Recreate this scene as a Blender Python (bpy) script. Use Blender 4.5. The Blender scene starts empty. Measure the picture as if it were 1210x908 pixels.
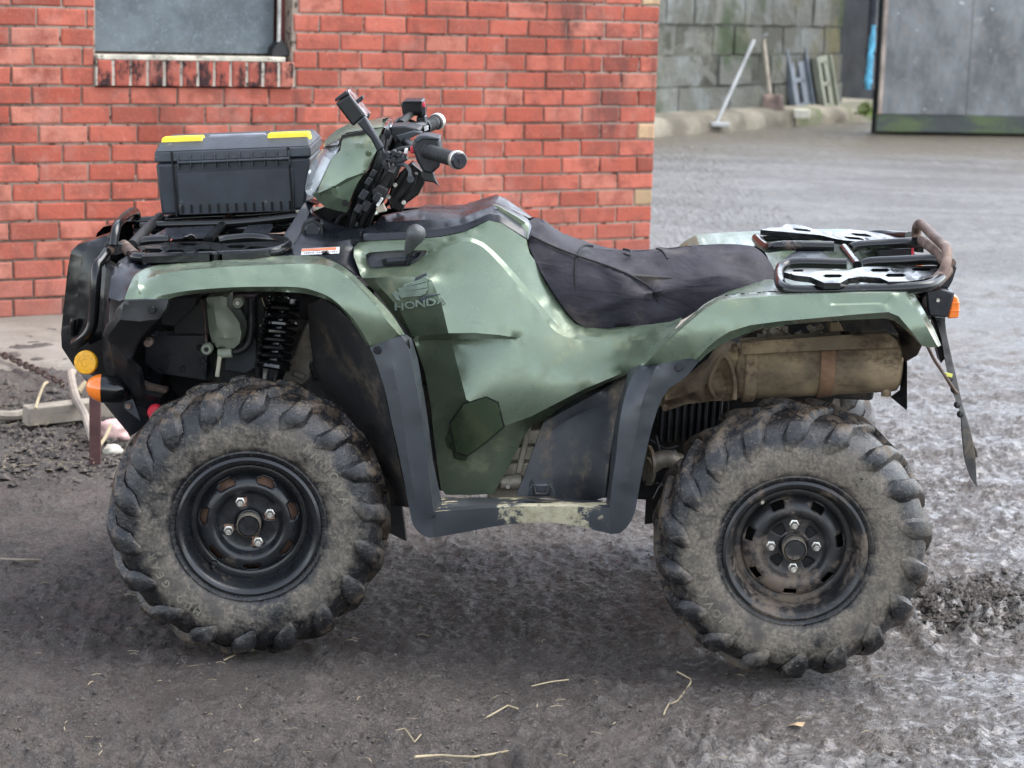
import bpy, bmesh, math, random
import numpy as np
from mathutils import Vector, Matrix
from mathutils.geometry import delaunay_2d_cdt
rng = random.Random(7); nr = np.random.default_rng(7)
SC = bpy.context.scene; COL = SC.collection
# ---------------------------------------------------------------- camera
FPX = 2640.0; CAMH = 1.54
PH = math.atan(454/FPX); RO = math.radians(1.8)
FWD = Vector((0, math.cos(PH), -math.sin(PH)))
_u0 = Vector((0, math.sin(PH), math.cos(PH))); _r0 = Vector((1, 0, 0))
RGT = _r0*math.cos(RO) + _u0*math.sin(RO); UPV = _u0*math.cos(RO) - _r0*math.sin(RO)
CAM = Vector((0, 0, CAMH))
cd = bpy.data.cameras.new('camera'); cam = bpy.data.objects.new('camera', cd); COL.objects.link(cam)
m3 = Matrix((RGT, UPV, -FWD)).transposed()
cam.matrix_world = Matrix.Translation(CAM) @ m3.to_4x4()
cd.sensor_fit = 'HORIZONTAL'; cd.sensor_width = 36; cd.lens = FPX/1210*36; cd.clip_start = .05; cd.clip_end = 1000
cd.dof.use_dof = True; cd.dof.focus_distance = 5.28; cd.dof.aperture_fstop = 7.0
SC.camera = cam
# ---------------------------------------------------------------- light
SC.view_settings.view_transform = 'Standard'; SC.view_settings.look = 'None'
SC.view_settings.exposure = 2.0; SC.view_settings.gamma = 1
W = bpy.data.worlds.new('World'); SC.world = W; W.use_nodes = True
nt = W.node_tree; bg = nt.nodes['Background']
sky = nt.nodes.new('ShaderNodeTexSky'); sky.sky_type = 'NISHITA'; sky.sun_disc = False
SUN_EL, SUN_ROT = math.radians(58), math.radians(75)
sky.sun_elevation = SUN_EL; sky.sun_rotation = SUN_ROT; sky.dust_density = .8; sky.air_density = 1.0; sky.ozone_density = 1.0
hs = nt.nodes.new('ShaderNodeHueSaturation'); hs.inputs['Saturation'].default_value = .42
nt.links.new(sky.outputs[0], hs.inputs['Color']); nt.links.new(hs.outputs[0], bg.inputs[0]); bg.inputs[1].default_value = .15
sl = bpy.data.lights.new('sun', 'SUN'); sl.energy = .9; sl.angle = math.radians(50); sl.color = (1, .97, .92)
so = bpy.data.objects.new('sun', sl); COL.objects.link(so)
sd = Vector((math.sin(SUN_ROT)*math.cos(SUN_EL), math.cos(SUN_ROT)*math.cos(SUN_EL), math.sin(SUN_EL)))
so.rotation_euler = sd.to_track_quat('Z', 'Y').to_euler(); so.location = (0, 0, 30)

# ---------------------------------------------------------------- helpers
def ray(px, py): return FWD + RGT*((px-605)/FPX) + UPV*((454-py)/FPX)
def at_z(px, py, z):
    d = ray(px, py); return CAM + d*((z-CAMH)/d.z)
def at_y(px, py, y):
    d = ray(px, py); return CAM + d*(y/d.y)
def tag(o, label=None, cat=None, group=None, kind=None):
    if label: o['label'] = label
    if cat: o['category'] = cat
    if group: o['group'] = group
    if kind: o['kind'] = kind
    return o
def empty(name, loc=(0, 0, 0), label=None, cat=None, parent=None, group=None):
    o = bpy.data.objects.new(name, None); COL.objects.link(o); o.location = loc; o.empty_display_size = .1
    if parent: o.parent = parent
    return tag(o, label, cat, group)
def mk(name, verts, faces, m=None, parent=None, sharp=40, bevel=0, smooth=True):
    me = bpy.data.meshes.new(name)
    me.from_pydata([tuple(v) for v in verts], [], [tuple(f) for f in faces]); 
    o = bpy.data.objects.new(name, me); COL.objects.link(o)
    if m: me.materials.append(m)
    if smooth:
        me.shade_smooth(); me.set_sharp_from_angle(angle=math.radians(sharp))
    if parent: o.parent = parent
    if bevel:
        b = o.modifiers.new('bevel', 'BEVEL'); b.width = bevel; b.segments = 2; b.limit_method = 'ANGLE'; b.angle_limit = math.radians(40)
    return o
def link(name, me, parent=None):
    o = bpy.data.objects.new(name, me); COL.objects.link(o)
    if parent: o.parent = parent
    return o
class MB:
    """collects shapes, then builds one mesh"""
    def __init__(s): s.v = []; s.f = []
    def add(s, v, f):
        n = len(s.v); s.v += [Vector(a) for a in v]; s.f += [tuple(i+n for i in q) for q in f]; return s
    def box(s, c, d, R=None):
        h = [x/2 for x in d]; vs = []
        for k in range(8):
            p = Vector(((-1, 1)[k & 1]*h[0], (-1, 1)[k >> 1 & 1]*h[1], (-1, 1)[k >> 2]*h[2]))
            if R is not None: p = R @ p
            vs.append(p + Vector(c))
        return s.add(vs, [(0, 2, 3, 1), (4, 5, 7, 6), (0, 1, 5, 4), (2, 6, 7, 3), (0, 4, 6, 2), (1, 3, 7, 5)])
    def tube(s, pts, r, n=10, caps=True, res=0, closed=False):
        pts = [Vector(p) for p in pts]
        if res: pts = crom(pts, res, closed)
        N = len(pts); rr = r if isinstance(r, (list, tuple)) else None
        vs = []; prev = None
        for i, p in enumerate(pts):
            a = pts[i-1] if (i or closed) else p; b = pts[(i+1) % N] if (i < N-1 or closed) else p
            t = (b-a).normalized()
            if prev is None:
                u = t.orthogonal().normalized()
            else:
                u = (prev - t*prev.dot(t)).normalized()
            prev = u; w = t.cross(u)
            R = (rr[min(int(i*(len(rr)-1)/max(N-1, 1)+.5), len(rr)-1)] if rr else r)
            vs += [p + (u*math.cos(2*math.pi*k/n) + w*math.sin(2*math.pi*k/n))*R for k in range(n)]
        fs = []
        for i in range(N if closed else N-1):
            j = (i+1) % N
            fs += [(i*n+k, i*n+(k+1) % n, j*n+(k+1) % n, j*n+k) for k in range(n)]
        if caps and not closed:
            fs += [tuple(range(n-1, -1, -1)), tuple((N-1)*n+k for k in range(n))]
        return s.add(vs, fs)
    def prism(s, pts, off):
        """polygon pts extruded by vector off"""
        n = len(pts); off = Vector(off)
        vs = [Vector(p) for p in pts] + [Vector(p)+off for p in pts]
        return s.add(vs, [tuple(range(n)), tuple(range(2*n-1, n-1, -1))] + [(k, n+k, n+(k+1) % n, (k+1) % n) for k in range(n)])
    def lathe(s, prof, c, ax, n=48, skip=None, closed=False):
        """prof [(r, h)] round axis ax through c"""
        ax = Vector(ax).normalized(); u = Vector((1, 0, 0)); u = (u-ax*u.dot(ax)).normalized() if abs(ax.x) < .9 else Vector((0, 0, 1)); w = ax.cross(u)
        c = Vector(c); m = len(prof); vs = []
        for r, h in prof:
            for k in range(n):
                t = 2*math.pi*k/n; vs.append(c + ax*h + (u*math.cos(t)+w*math.sin(t))*r)
        fs = []
        for i in range(m if closed else m-1):
            j = (i+1) % m
            for k in range(n):
                if skip and skip(i, (k+.5)/n*2*math.pi): continue
                fs.append((i*n+k, i*n+(k+1) % n, j*n+(k+1) % n, j*n+k))
        return s.add(vs, fs)
    def build(s, name, m, parent=None, **k):
        o = mk(name, s.v, s.f, m, parent, **k)
        bm = bmesh.new(); bm.from_mesh(o.data); bmesh.ops.recalc_face_normals(bm, faces=bm.faces); bm.to_mesh(o.data); bm.free()
        if k.get('smooth', True): o.data.set_sharp_from_angle(angle=math.radians(k.get('sharp', 40)))
        return o
def crom(pts, res=6, closed=False):
    pts = [Vector(p) for p in pts]; n = len(pts); out = []
    for i in range(n if closed else n-1):
        g = (lambda k: pts[k % n]) if closed else (lambda k: pts[max(0, min(n-1, k))])
        p0, p1, p2, p3 = g(i-1), g(i), g(i+1), g(i+2)
        for k in range(res):
            t = k/res
            out.append(.5*((2*p1)+(p2-p0)*t+(2*p0-5*p1+4*p2-p3)*t*t+(3*p1-p0-3*p2+p3)*t**3))
    if not closed: out.append(pts[-1])
    return out
# numpy value noise
_L = nr.random((256, 256))
def vnoise(x, y):
    xi = np.floor(x).astype(int); yi = np.floor(y).astype(int); fx = x-xi; fy = y-yi
    fx = fx*fx*(3-2*fx); fy = fy*fy*(3-2*fy)
    a = _L[xi & 255, yi & 255]; b = _L[(xi+1) & 255, yi & 255]; c = _L[xi & 255, (yi+1) & 255]; d = _L[(xi+1) & 255, (yi+1) & 255]
    return (a*(1-fx)+b*fx)*(1-fy)+(c*(1-fx)+d*fx)*fy
def fbm(x, y, o=4):
    s = 0; a = 1; t = 0
    for k in range(o):
        s = s+a*vnoise(x*2**k+17.3*k, y*2**k+5.1*k); t += a; a *= .5
    return s/t
def sstep(a, b, x):
    t = np.clip((x-a)/(b-a), 0, 1); return t*t*(3-2*t)

# ---------------------------------------------------------------- materials
def lin(c):
    return tuple(((v/255)/12.92 if v/255 <= .04045 else ((v/255+.055)/1.055)**2.4) for v in c)+(1,)
class NT:
    def __init__(s, name):
        s.m = bpy.data.materials.new(name); s.m.use_nodes = True; s.t = s.m.node_tree; s.b = s.t.nodes['Principled BSDF']
        s.coord = None; s.space = 'Object'
    def n(s, typ, **k):
        x = s.t.nodes.new(typ)
        for a, v in k.items(): setattr(x, a, v)
        return x
    def l(s, a, b): s.t.links.new(a, b)
    def co(s):
        if s.coord is None:
            if s.space == 'World': s.coord = s.n('ShaderNodeNewGeometry').outputs['Position']
            else: s.coord = s.n('ShaderNodeTexCoord').outputs['Object']
        return s.coord
    def noise(s, scale, detail=5, rough=.6, stretch=None, dist=0):
        x = s.n('ShaderNodeTexNoise'); x.inputs['Scale'].default_value = scale; x.inputs['Detail'].default_value = detail
        x.inputs['Roughness'].default_value = rough; x.inputs['Distortion'].default_value = dist
        c = s.co()
        if stretch:
            mp = s.n('ShaderNodeMapping'); mp.inputs['Scale'].default_value = stretch; s.l(c, mp.inputs[0]); c = mp.outputs[0]
        s.l(c, x.inputs['Vector']); return x.outputs['Fac']
    def ramp(s, f, a, b, lo=0., hi=1.):
        x = s.n('ShaderNodeMapRange'); x.interpolation_type = 'SMOOTHSTEP'
        for k, v in zip(('From Min', 'From Max', 'To Min', 'To Max'), (a, b, lo, hi)): x.inputs[k].default_value = v
        s.l(f, x.inputs['Value']); return x.outputs[0]
    def math(s, op, a, b):
        x = s.n('ShaderNodeMath', operation=op)
        for i, v in enumerate((a, b)):
            if isinstance(v, (int, float)): x.inputs[i].default_value = v
            else: s.l(v, x.inputs[i])
        return x.outputs[0]
    def mix(s, f, a, b):
        x = s.n('ShaderNodeMix', data_type='RGBA')
        for i, v in ((0, f), (6, a), (7, b)):
            if isinstance(v, (int, float)): x.inputs[i].default_value = v
            elif isinstance(v, tuple): x.inputs[i].default_value = v if len(v) == 4 else v+(1,)
            else: s.l(v, x.inputs[i])
        return x.outputs[2]
    def out(s, col=None, rough=None, metal=None, bump=None, spec=None, coat=None):
        for k, v in (('Base Color', col), ('Roughness', rough), ('Metallic', metal), ('Specular IOR Level', spec), ('Coat Weight', coat)):
            if v is None: continue
            if isinstance(v, (int, float)): s.b.inputs[k].default_value = v
            elif isinstance(v, tuple): s.b.inputs[k].default_value = v if len(v) == 4 else v+(1,)
            else: s.l(v, s.b.inputs[k])
        if bump:
            prev = None
            for f, st, di in bump:
                x = s.n('ShaderNodeBump'); x.inputs['Strength'].default_value = st; x.inputs['Distance'].default_value = di
                s.l(f, x.inputs['Height'])
                if prev: s.l(prev, x.inputs['Normal'])
                prev = x.outputs[0]
            s.l(prev, s.b.inputs['Normal'])
        return s.m
def simple(name, col, rough=.5, metal=0, var=.25, scale=12, bump=0, spec=None, dirt=None, dlo=.55, dhi=.75, dscale=9, bscale=60, coat=None, space='Object', dstretch=None):
    """a plain surface: slow colour variation, optional dried mud (dirt colour), optional fine relief"""
    t = NT(name); t.space = space
    c = tuple(col[:3])
    f = t.noise(scale)
    colr = t.mix(t.ramp(f, .3, .7), tuple(x*(1-var) for x in c), tuple(min(1, x*(1+var)) for x in c))
    r = t.ramp(t.noise(scale*2.3), .3, .7, max(.03, rough-.08), min(1, rough+.1))
    if dirt:
        d = t.math('ADD', t.math('MULTIPLY', t.noise(dscale, 6, .65, dstretch), .75), t.math('MULTIPLY', t.noise(dscale*9, 4, .7), .25))
        d = t.ramp(d, dlo, dhi)
        colr = t.mix(d, colr, tuple(dirt[:3])); r = t.mix(d, r, (.85, .85, .85))
    return t.out(colr, r, metal, [(t.noise(bscale, 6, .7), bump, .002)] if bump else None, spec, coat)
# ================================================================ SETTING
TAN25 = math.tan(math.radians(2.5))
QP = None
# quad frame: origin under the wheel line, see below
Q0 = CAM + ray(616, 638)*5.19
QR = (Matrix.Rotation(math.radians(-1.3), 3, 'Z') @ Matrix.Rotation(math.radians(2.5), 3, 'X') @ Matrix.Rotation(math.radians(.45), 3, 'Y'))
GZ = -.337                                   # ground below the hubs
_gp = Q0 + QR @ Vector((0, 0, GZ)); _gn = QR @ Vector((0, 0, 1))
def gplane(x, y): return _gp.z - (_gn.x*(x-_gp.x) + _gn.y*(y-_gp.y))/_gn.z
def gheight(x, y):
    """smooth terrain height, numpy or float"""
    xx = np.clip(x, -3, 3); h = gplane(xx, np.clip(y, 0, 12))
    k = .05; a = h; b = .105+0*h
    t = np.clip(.5+.5*(b-a)/k, 0, 1); h = b*(1-t)+a*t-k*t*(1-t)
    return h
# wall frame
S_DIR = Vector((.84694, .53169, 0)).normalized(); N_DIR = Vector((S_DIR.y, -S_DIR.x, 0))
W0 = Vector((-2.2126, 9.5519, 0))
def on_wall(px, py, back=0.0):
    d = ray(px, py); o = W0 - N_DIR*back
    t = (o-CAM).dot(N_DIR)/d.dot(N_DIR); p = CAM+d*t
    return (p-o).dot(S_DIR), p.z
def wallp(s, z, out=0.0): return Vector((W0.x, W0.y, 0)) + S_DIR*s + N_DIR*out + Vector((0, 0, z))
RW = Matrix((S_DIR, -N_DIR, Vector((0, 0, 1)))).transposed()      # local x along, y into the wall, z up

# ---- ground sheet
def spaced():
    xs = list(np.arange(-1.75, 1.9, .0085)); ys = []
    x = xs[-1]
    while x < 7.5: x += .035; xs.append(x)
    st = .05
    while x < 160: st *= 1.25; x += st; xs.append(x)
    x = xs[0]; L = []
    st = .012
    while x > -4: st = min(st*1.03, .05); x -= st; L.append(x)
    while x > -160: st *= 1.25; x -= st; L.append(x)
    xs = L[::-1]+xs
    y = 3.75
    while y < 33: ys.append(y); y += .0019*y if y < 9.5 else .0045*y
    st = .2
    while y < 260: ys.append(y); st *= 1.2; y += st
    L = []; y = 3.75; st = .02
    while y > -120: st *= 1.25; y -= st; L.append(y)
    return np.array(xs), np.array(L[::-1]+ys)
gx, gy = spaced(); NX, NY = len(gx), len(gy)
X, Y = np.meshgrid(gx, gy)
Z = gheight(X, Y)
fade = sstep(40, 12, np.abs(Y))*sstep(12, 6, np.abs(X))
rough_zone = .35+.65*sstep(.42, .62, fbm(X*.7+3, Y*.7+9, 3))
clod = np.maximum(0, fbm(X*18, Y*14, 4)-.52)*.075 + np.clip(fbm(X*48+9, Y*40, 3)-.5, 0, .12)*.060
lum = (fbm(X*1.3, Y*1.3, 3)-.5)*.03
# rutted clods right of the rear wheel, churned mud in front
cz = np.exp(-(((X-1.2)/.33)**2+((Y-5.62)/.17)**2)); fz = sstep(5.0, 4.3, Y)*.9
rut = np.zeros_like(X)
for (a, b, w, dpt) in ((5.22, .02, .16, .012), (6.25, .03, .14, .015), (7.3, -.10, .2, .02), (8.6, .18, .2, .02)):
    yy = a+b*X+.05*np.sin(X*2.1+a); rut += -dpt*np.exp(-((Y-yy)/w)**2)+dpt*.7*np.exp(-((Y-yy-w*1.6)/(w*.6))**2)
rut *= sstep(-.3, .6, X)*.6
heap = np.exp(-(((X+1.62)/.42)**2+((Y-7.1-.3*(X+1.6))/.40)**2))
Z = Z + fade*(clod*(.45+.9*rough_zone*.6+1.6*cz+fz+.8*heap)+lum*.5+rut) + .045*heap + .02*cz
# press the four tyre contacts flat
for lx in (-.636, .636):
    for ly in (.1, 1.1):
        p = Q0+QR @ Vector((lx, ly, GZ)); f = np.exp(-(((X-p.x)/.14)**2+((Y-p.y)/.13)**2)**2)
        Z = Z*(1-f)+(gheight(X, Y)+.004)*f
def ground_z(x, y):
    i = min(max(int(np.searchsorted(gx, x))-1, 0), NX-2); j = min(max(int(np.searchsorted(gy, y))-1, 0), NY-2)
    u = (x-gx[i])/(gx[i+1]-gx[i]); v = (y-gy[j])/(gy[j+1]-gy[j])
    return float((Z[j, i]*(1-u)+Z[j, i+1]*u)*(1-v)+(Z[j+1, i]*(1-u)+Z[j+1, i+1]*u)*v)
gv = np.stack([X, Y, Z], -1).reshape(-1, 3).astype(np.float32)
me = bpy.data.meshes.new('ground'); me.vertices.add(NX*NY); me.vertices.foreach_set('co', gv.ravel())
I = np.arange(NX*NY).reshape(NY, NX); q = np.stack([I[:-1, :-1], I[:-1, 1:], I[1:, 1:], I[1:, :-1]], -1).reshape(-1, 4)
me.loops.add(q.size); me.polygons.add(len(q)); me.loops.foreach_set('vertex_index', q.ravel().astype(np.int32))
me.polygons.foreach_set('loop_start', np.arange(0, q.size, 4, dtype=np.int32)); me.update(); me.shade_smooth()
ground = link('ground', me); tag(ground, kind='structure')
def ground_mat():
    t = NT('muddy_yard'); t.space = 'World'
    big = t.noise(.6, 4, .55); mid = t.noise(6, 6, .68); fine = t.noise(60, 6, .75); grit = t.noise(230, 4, .75); patch = t.noise(1.7, 7, .68, (.8, 1.5, 1), .6)
    sx = t.n('ShaderNodeSeparateXYZ'); t.l(t.co(), sx.inputs[0])
    side = t.ramp(t.math('ADD', t.math('ADD', sx.outputs[0], t.math('MULTIPLY', sx.outputs[1], -.03)), t.math('MULTIPLY', big, .8)), .35, 1.25)       # drier on the left, wet yard on the right
    far = t.ramp(sx.outputs[1], 7.0, 13); near = t.math('SUBTRACT', 1.0, far)
    mf = t.math('ADD', t.math('MULTIPLY', mid, .55), t.math('MULTIPLY', fine, .45))
    c = t.mix(t.ramp(mf, .38, .63), (.050, .039, .031), (.180, .147, .126))
    c = t.mix(t.ramp(grit, .50, .66), c, (.32, .28, .25)); c = t.mix(t.ramp(grit, .47, .34), c, (.022, .018, .016))
    c = t.mix(t.math('MULTIPLY', t.ramp(t.noise(2.1, 5, .6), .50, .66), .5), c, (.058, .046, .039))
    c = t.mix(t.math('MULTIPLY', t.math('SUBTRACT', 1.0, side), .38), c, (.034, .027, .023))
    trk = t.noise(.9, 6, .7, (.6, 1.3, 1), .8)
    fc = t.mix(t.ramp(trk, .36, .62), (.082, .075, .067), (.145, .138, .130)); fc = t.mix(t.ramp(t.noise(9, 6, .75), .50, .68), fc, (.075, .068, .060))
    fc = t.mix(t.ramp(t.math('ADD', sx.outputs[1], t.math('MULTIPLY', big, 8)), 24, 29), fc, (.095, .080, .055))
    c = t.mix(t.math('MULTIPLY', side, t.ramp(t.math('ADD', t.math('MULTIPLY', fine, .6), t.math('MULTIPLY', patch, .4)), .46, .60)), c, (.25, .238, .228)); c = t.mix(far, c, fc)  # pale crust on the right: glints of the wet ground painted into the colour
    wet = t.math('MULTIPLY', t.ramp(t.math('ADD', t.math('MULTIPLY', patch, .55), t.math('MULTIPLY', mf, .45)), .44, .53), t.math('ADD', t.math('MULTIPLY', side, .85), .10))
    wet = t.math('MULTIPLY', wet, t.math('SUBTRACT', 1.0, t.math('MULTIPLY', far, .75)))
    c = t.mix(t.math('MULTIPLY', wet, .35), c, (.03, .026, .024))
    film = t.math('MULTIPLY', t.math('MULTIPLY', t.ramp(t.math('ADD', t.math('MULTIPLY', t.noise(30, 7, .72, (.7, 1.2, 1), .4), .65), t.math('MULTIPLY', patch, .35)), .485, .55), side), near)
    r = t.mix(wet, t.mix(t.ramp(fine, .42, .60), (.80,)*3, (.42,)*3), (.17,)*3); r = t.mix(film, r, (.10,)*3)
    m = t.out(c, r, 0, [(mid, .5, .03), (fine, .85, .014), (grit, .8, .007)], .6)
    k = [n for n in t.t.nodes if n.bl_idname == 'ShaderNodeBump']
    for n_, q in zip(k, (.45, 1.0, 1.0)): t.l(t.math('MULTIPLY', t.math('SUBTRACT', 1.0, t.math('MULTIPLY', film, .8)), t.math('MULTIPLY', near, q)), n_.inputs['Strength'])
    return m
ground.data.materials.append(ground_mat())

# ---- concrete apron along the foot of the brick wall
def apron():
    mb = MB(); n = 60; m = 14; vs = []
    for i in range(n+1):
        s = -3+6.15*i/n
        w = 1.42+.10*math.sin(s*2.3)+.05*math.sin(s*7.1+1)+.03*rng.uniform(-1, 1)
        for j in range(m+1):
            f = j/m; p = wallp(s, 0, -.02+f*(w+.02))
            z = float(gheight(p.x, p.y)); z0 = .104
            vs.append((p.x, p.y, max(z, z0*(1-f)+z*f)+.012+.004*math.sin(s*9+f*11)-(.03 if j == m else 0)))
    fs = [(i*(m+1)+j, i*(m+1)+j+1, (i+1)*(m+1)+j+1, (i+1)*(m+1)+j) for i in range(n) for j in range(m)]
    t = NT('worn_concrete'); t.space = 'World'
    c = t.mix(t.ramp(t.noise(2.2, 6), .35, .68), (.17, .148, .12), (.27, .245, .21)); c = t.mix(t.ramp(t.noise(30, 5, .7), .52, .7), c, (.16, .145, .125))
    c = t.mix(t.ramp(t.noise(110, 3), .62, .72), c, (.42, .39, .34))
    o = mb.add(vs, fs).build('pavement', t.out(c, .85, 0, [(t.noise(60, 6, .7), .5, .006)])); tag(o, kind='structure')
apron()

# ---- brick building
BW = empty('brick_building', tuple(wallp(0, 0)), 'red brick outbuilding wall with a boarded window behind the quad bike', 'building'); BW.rotation_euler = RW.to_euler()
ZA = on_wall(0, 101.2)[1]; ZB = on_wall(0, 377)[1]
CP = (ZA-ZB)/12; LP = .2255
SCORN = on_wall(774, 170)[0]
def brick_mat(name, a, b, soot=0.0, top=False):
    t = NT(name); t.space = 'World'
    oi = t.n('ShaderNodeObjectInfo').outputs['Random']
    c = t.mix(oi, a, b); o2 = t.math('FRACT', t.math('MULTIPLY', oi, 7.31), 0)
    c = t.mix(t.math('MULTIPLY', t.ramp(o2, .80, .95), .55), c, tuple(v*.45 for v in a)); c = t.mix(t.math('MULTIPLY', t.ramp(o2, .22, .05), .45), c, (.50, .24, .17))
    c = t.mix(t.ramp(t.noise(9, 6, .7), .40, .68), c, tuple(x*.55 for x in b)); c = t.mix(t.math('MULTIPLY', t.ramp(t.noise(4, 6, .7), .52, .68), .45), c, (.40, .20, .16))
    c = t.mix(t.ramp(t.noise(70, 4, .7), .60, .74), c, (.50, .27, .20))
    c = t.mix(t.math('MULTIPLY', t.ramp(t.noise(1.6, 5, .6, (1.7, 1.7, .55)), .52, .68), .7), c, (.075, .042, .038))     # soot runs
    sz = t.n('ShaderNodeSeparateXYZ'); t.l(t.co(), sz.inputs[0])
    c = t.mix(t.math('MULTIPLY', t.ramp(t.math('ADD', sz.outputs[2], t.math('MULTIPLY', t.noise(5, 5, .7), .5)), .75, .30), .5), c, (.27, .15, .12))     # splash dirt on the lowest courses
    if soot:
        c = t.mix(t.math('MULTIPLY', t.ramp(t.noise(13, 5, .7, (1.2, 1.2, .8)), .44, .62), soot), c, (.018, .015, .017))
    return t.out(c, .88, 0, [(t.noise(120, 6, .75), .7, .004), (t.noise(26, 5, .7), .7, .008)], .25)
M_BR = brick_mat('red_brick', (.36, .082, .052), (.50, .145, .100))
M_BUFF = brick_mat('buff_brick', (.50, .32, .18), (.60, .42, .25))
M_SILL = brick_mat('sooty_brick', (.36, .085, .06), (.47, .13, .09), soot=.95)
def mortar_mat(name, a, b):
    t = NT(name); t.space = 'World'
    c = t.mix(t.ramp(t.noise(1.1, 5, .65), .38, .62), tuple(v*.62 for v in a), b); c = t.mix(t.ramp(t.noise(48, 5, .7), .58, .70), c, (.70, .64, .54)); c = t.mix(t.ramp(t.noise(24, 5, .7), .52, .64), c, (.055, .045, .038))
    return t.out(c, .95, 0, [(t.noise(90, 6, .75), .8, .006)], .2)
M_MORT = mortar_mat('lime_mortar', (.19, .145, .115), (.38, .30, .24))
def brick_mesh(w, h, dpt, seed):
    r = random.Random(seed); nx = 5; nz = 3; e = .0035
    vs = []; fs = []
    def ring(ins, y, j):
        out = []
        for i in range(nx): out.append((-w/2+ins+(w-2*ins)*i/(nx-1), y, -h/2+ins))
        for k in range(1, nz): out.append((w/2-ins, y, -h/2+ins+(h-2*ins)*k/(nz-1)))
        for i in range(nx-2, -1, -1): out.append((-w/2+ins+(w-2*ins)*i/(nx-1), y, h/2-ins))
        for k in range(nz-2, 0, -1): out.append((-w/2+ins, y, -h/2+ins+(h-2*ins)*k/(nz-1)))
        return [(a+r.uniform(-j, j), b+r.uniform(-j, j)*.4, c+r.uniform(-j, j)) for a, b, c in out]
    base = ring(0, dpt, 0); mid = ring(0, e*1.3, .0016); top = ring(e*1.6, 0, .0012)
    n = len(base); vs = base+mid+top+[(0, r.uniform(-.001, .001), 0)]
    for lv in (0, 1): fs += [(lv*n+k, lv*n+(k+1) % n, (lv+1)*n+(k+1) % n, (lv+1)*n+k) for k in range(n)]
    fs += [(2*n+k, 2*n+(k+1) % n, 3*n) for k in range(n)]
    return vs, fs
BH = CP-.0098; STR = LP-.009; HDR = LP/2-.009
BM = {}
for kind, w in (('s', STR), ('h', HDR)):
    for i in range(7):
        me = bpy.data.meshes.new('brick'); v, f = brick_mesh(w, BH, .06, i*3+len(kind)); me.from_pydata(v, [], f); me.materials.append(M_BR); BM[kind, i] = me
WS0, WS1 = on_wall(112.5, 30)[0], on_wall(346.5, 30)[0]                 # window opening along the wall
SZ1 = on_wall(230, 71)[1]; SZ0 = on_wall(230, 103.5)[1]
def half(me, k): return me
stuffv = MB(); nb = 0
top_row = 30
def brick_at(sc, z, kind, wscale=1., m=None, inview=True):
    global nb
    me = BM[kind, rng.randrange(7)]
    out = rng.uniform(-.0015, .003); ang = rng.uniform(-.006, .006)
    if inview:
        o = link('brick', me, BW); o.location = (sc, -out, z); o.rotation_euler = (0, ang, 0); o.scale = (wscale, 1, rng.uniform(.98, 1.01)); nb += 1
        if m:
            o.material_slots[0].link = 'OBJECT'; o.material_slots[0].material = m
    else:
        R = Matrix.Rotation(ang, 3, 'Y')
        stuffv.add([R @ Vector((v.co.x*wscale, v.co.y, v.co.z))+Vector((sc, -out, z)) for v in me.vertices], [tuple(p.vertices) for p in me.polygons])
CORNER = SCORN
for row in range(-24, 13):
    zc = ZA - CP*(row+.5)                     # row 0 lies under joint A
    even = row % 2 == 0
    s = CORNER; first = True
    while s > -3.2:
        kind = 'h' if (even and first) else 's'
        w = (LP/2 if kind == 'h' else LP)
        jit = rng.uniform(-.004, .004)
        a, b = s-w+jit, s
        s = a; fst = first; first = False
        segs = [(a, b)]
        if zc > SZ0-.01:                      # cut by the window
            o0, o1 = WS0, WS1
            if zc < SZ1+.02: o0, o1 = WS0-.004, WS1+.002
            if a >= o0-.03 and b <= o1+.03: continue
            segs = [(x0, x1) for x0, x1 in ((a, min(b, o0)), (max(a, o1), b)) if x1-x0 > .035]
            if zc > 3.0: segs = [(a, b)]
        for x0, x1 in segs:
            ww = x1-x0-.009; kd = 'h' if ww < .16 else 's'
            m = None
            if fst and even and row in (-6, 2, 6, 12): m = M_BUFF
            inv = (x1 > -.05 and zc < on_wall(400, -6)[1]+.09 and zc > ZB-CP*1.3)
            # bricks hidden behind the bike go with the rest
            brick_at((x0+x1)/2, zc, kd, ww/(STR if kd == 's' else HDR), m, inv)
o = stuffv.build('brick_work', M_BR, BW, sharp=30); tag(o, kind='stuff')
# the wall core (mortar), as pieces round the opening, returns to the rear
mb = MB()
def lbox(s0, s1, y0, y1, z0, z1): mb.box(((s0+s1)/2, (y0+y1)/2, (z0+z1)/2), (s1-s0, y1-y0, z1-z0))
FR = .0075
lbox(-3.2, WS0+.002, FR, .23, -.1, 3.1); lbox(WS1-.002, CORNER-.006, FR, .23, -.1, 3.1)
lbox(WS0+.002, WS1-.002, FR, .23, -.1, SZ0-.003); lbox(WS0+.002, WS1-.002, .14, .23, SZ0-.003, 2.0); lbox(WS0+.002, WS1-.002, FR, .23, 2.0, 3.1)
lbox(CORNER-.236, CORNER-.006, .231, 5.0, -.1, 3.1); lbox(-3.2, CORNER, 0.0, 5.0, 3.102, 3.22)
mb.build('mortar', M_MORT, BW)
# jamb bricks on the right reveal and their joints
for k in range(-24, 1):
    zc = ZA-CP*(k-.5+1)
    if SZ1 < zc < 2.0:
        me = BM['h', k % 7]; o = link('brick', me, BW); o.location = (WS1-.001, .062, zc); o.rotation_euler = (0, 0, -math.pi/2)
        o2 = link('brick', me, BW); o2.location = (WS0+.001, .062, zc); o2.rotation_euler = (0, 0, math.pi/2)
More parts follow.
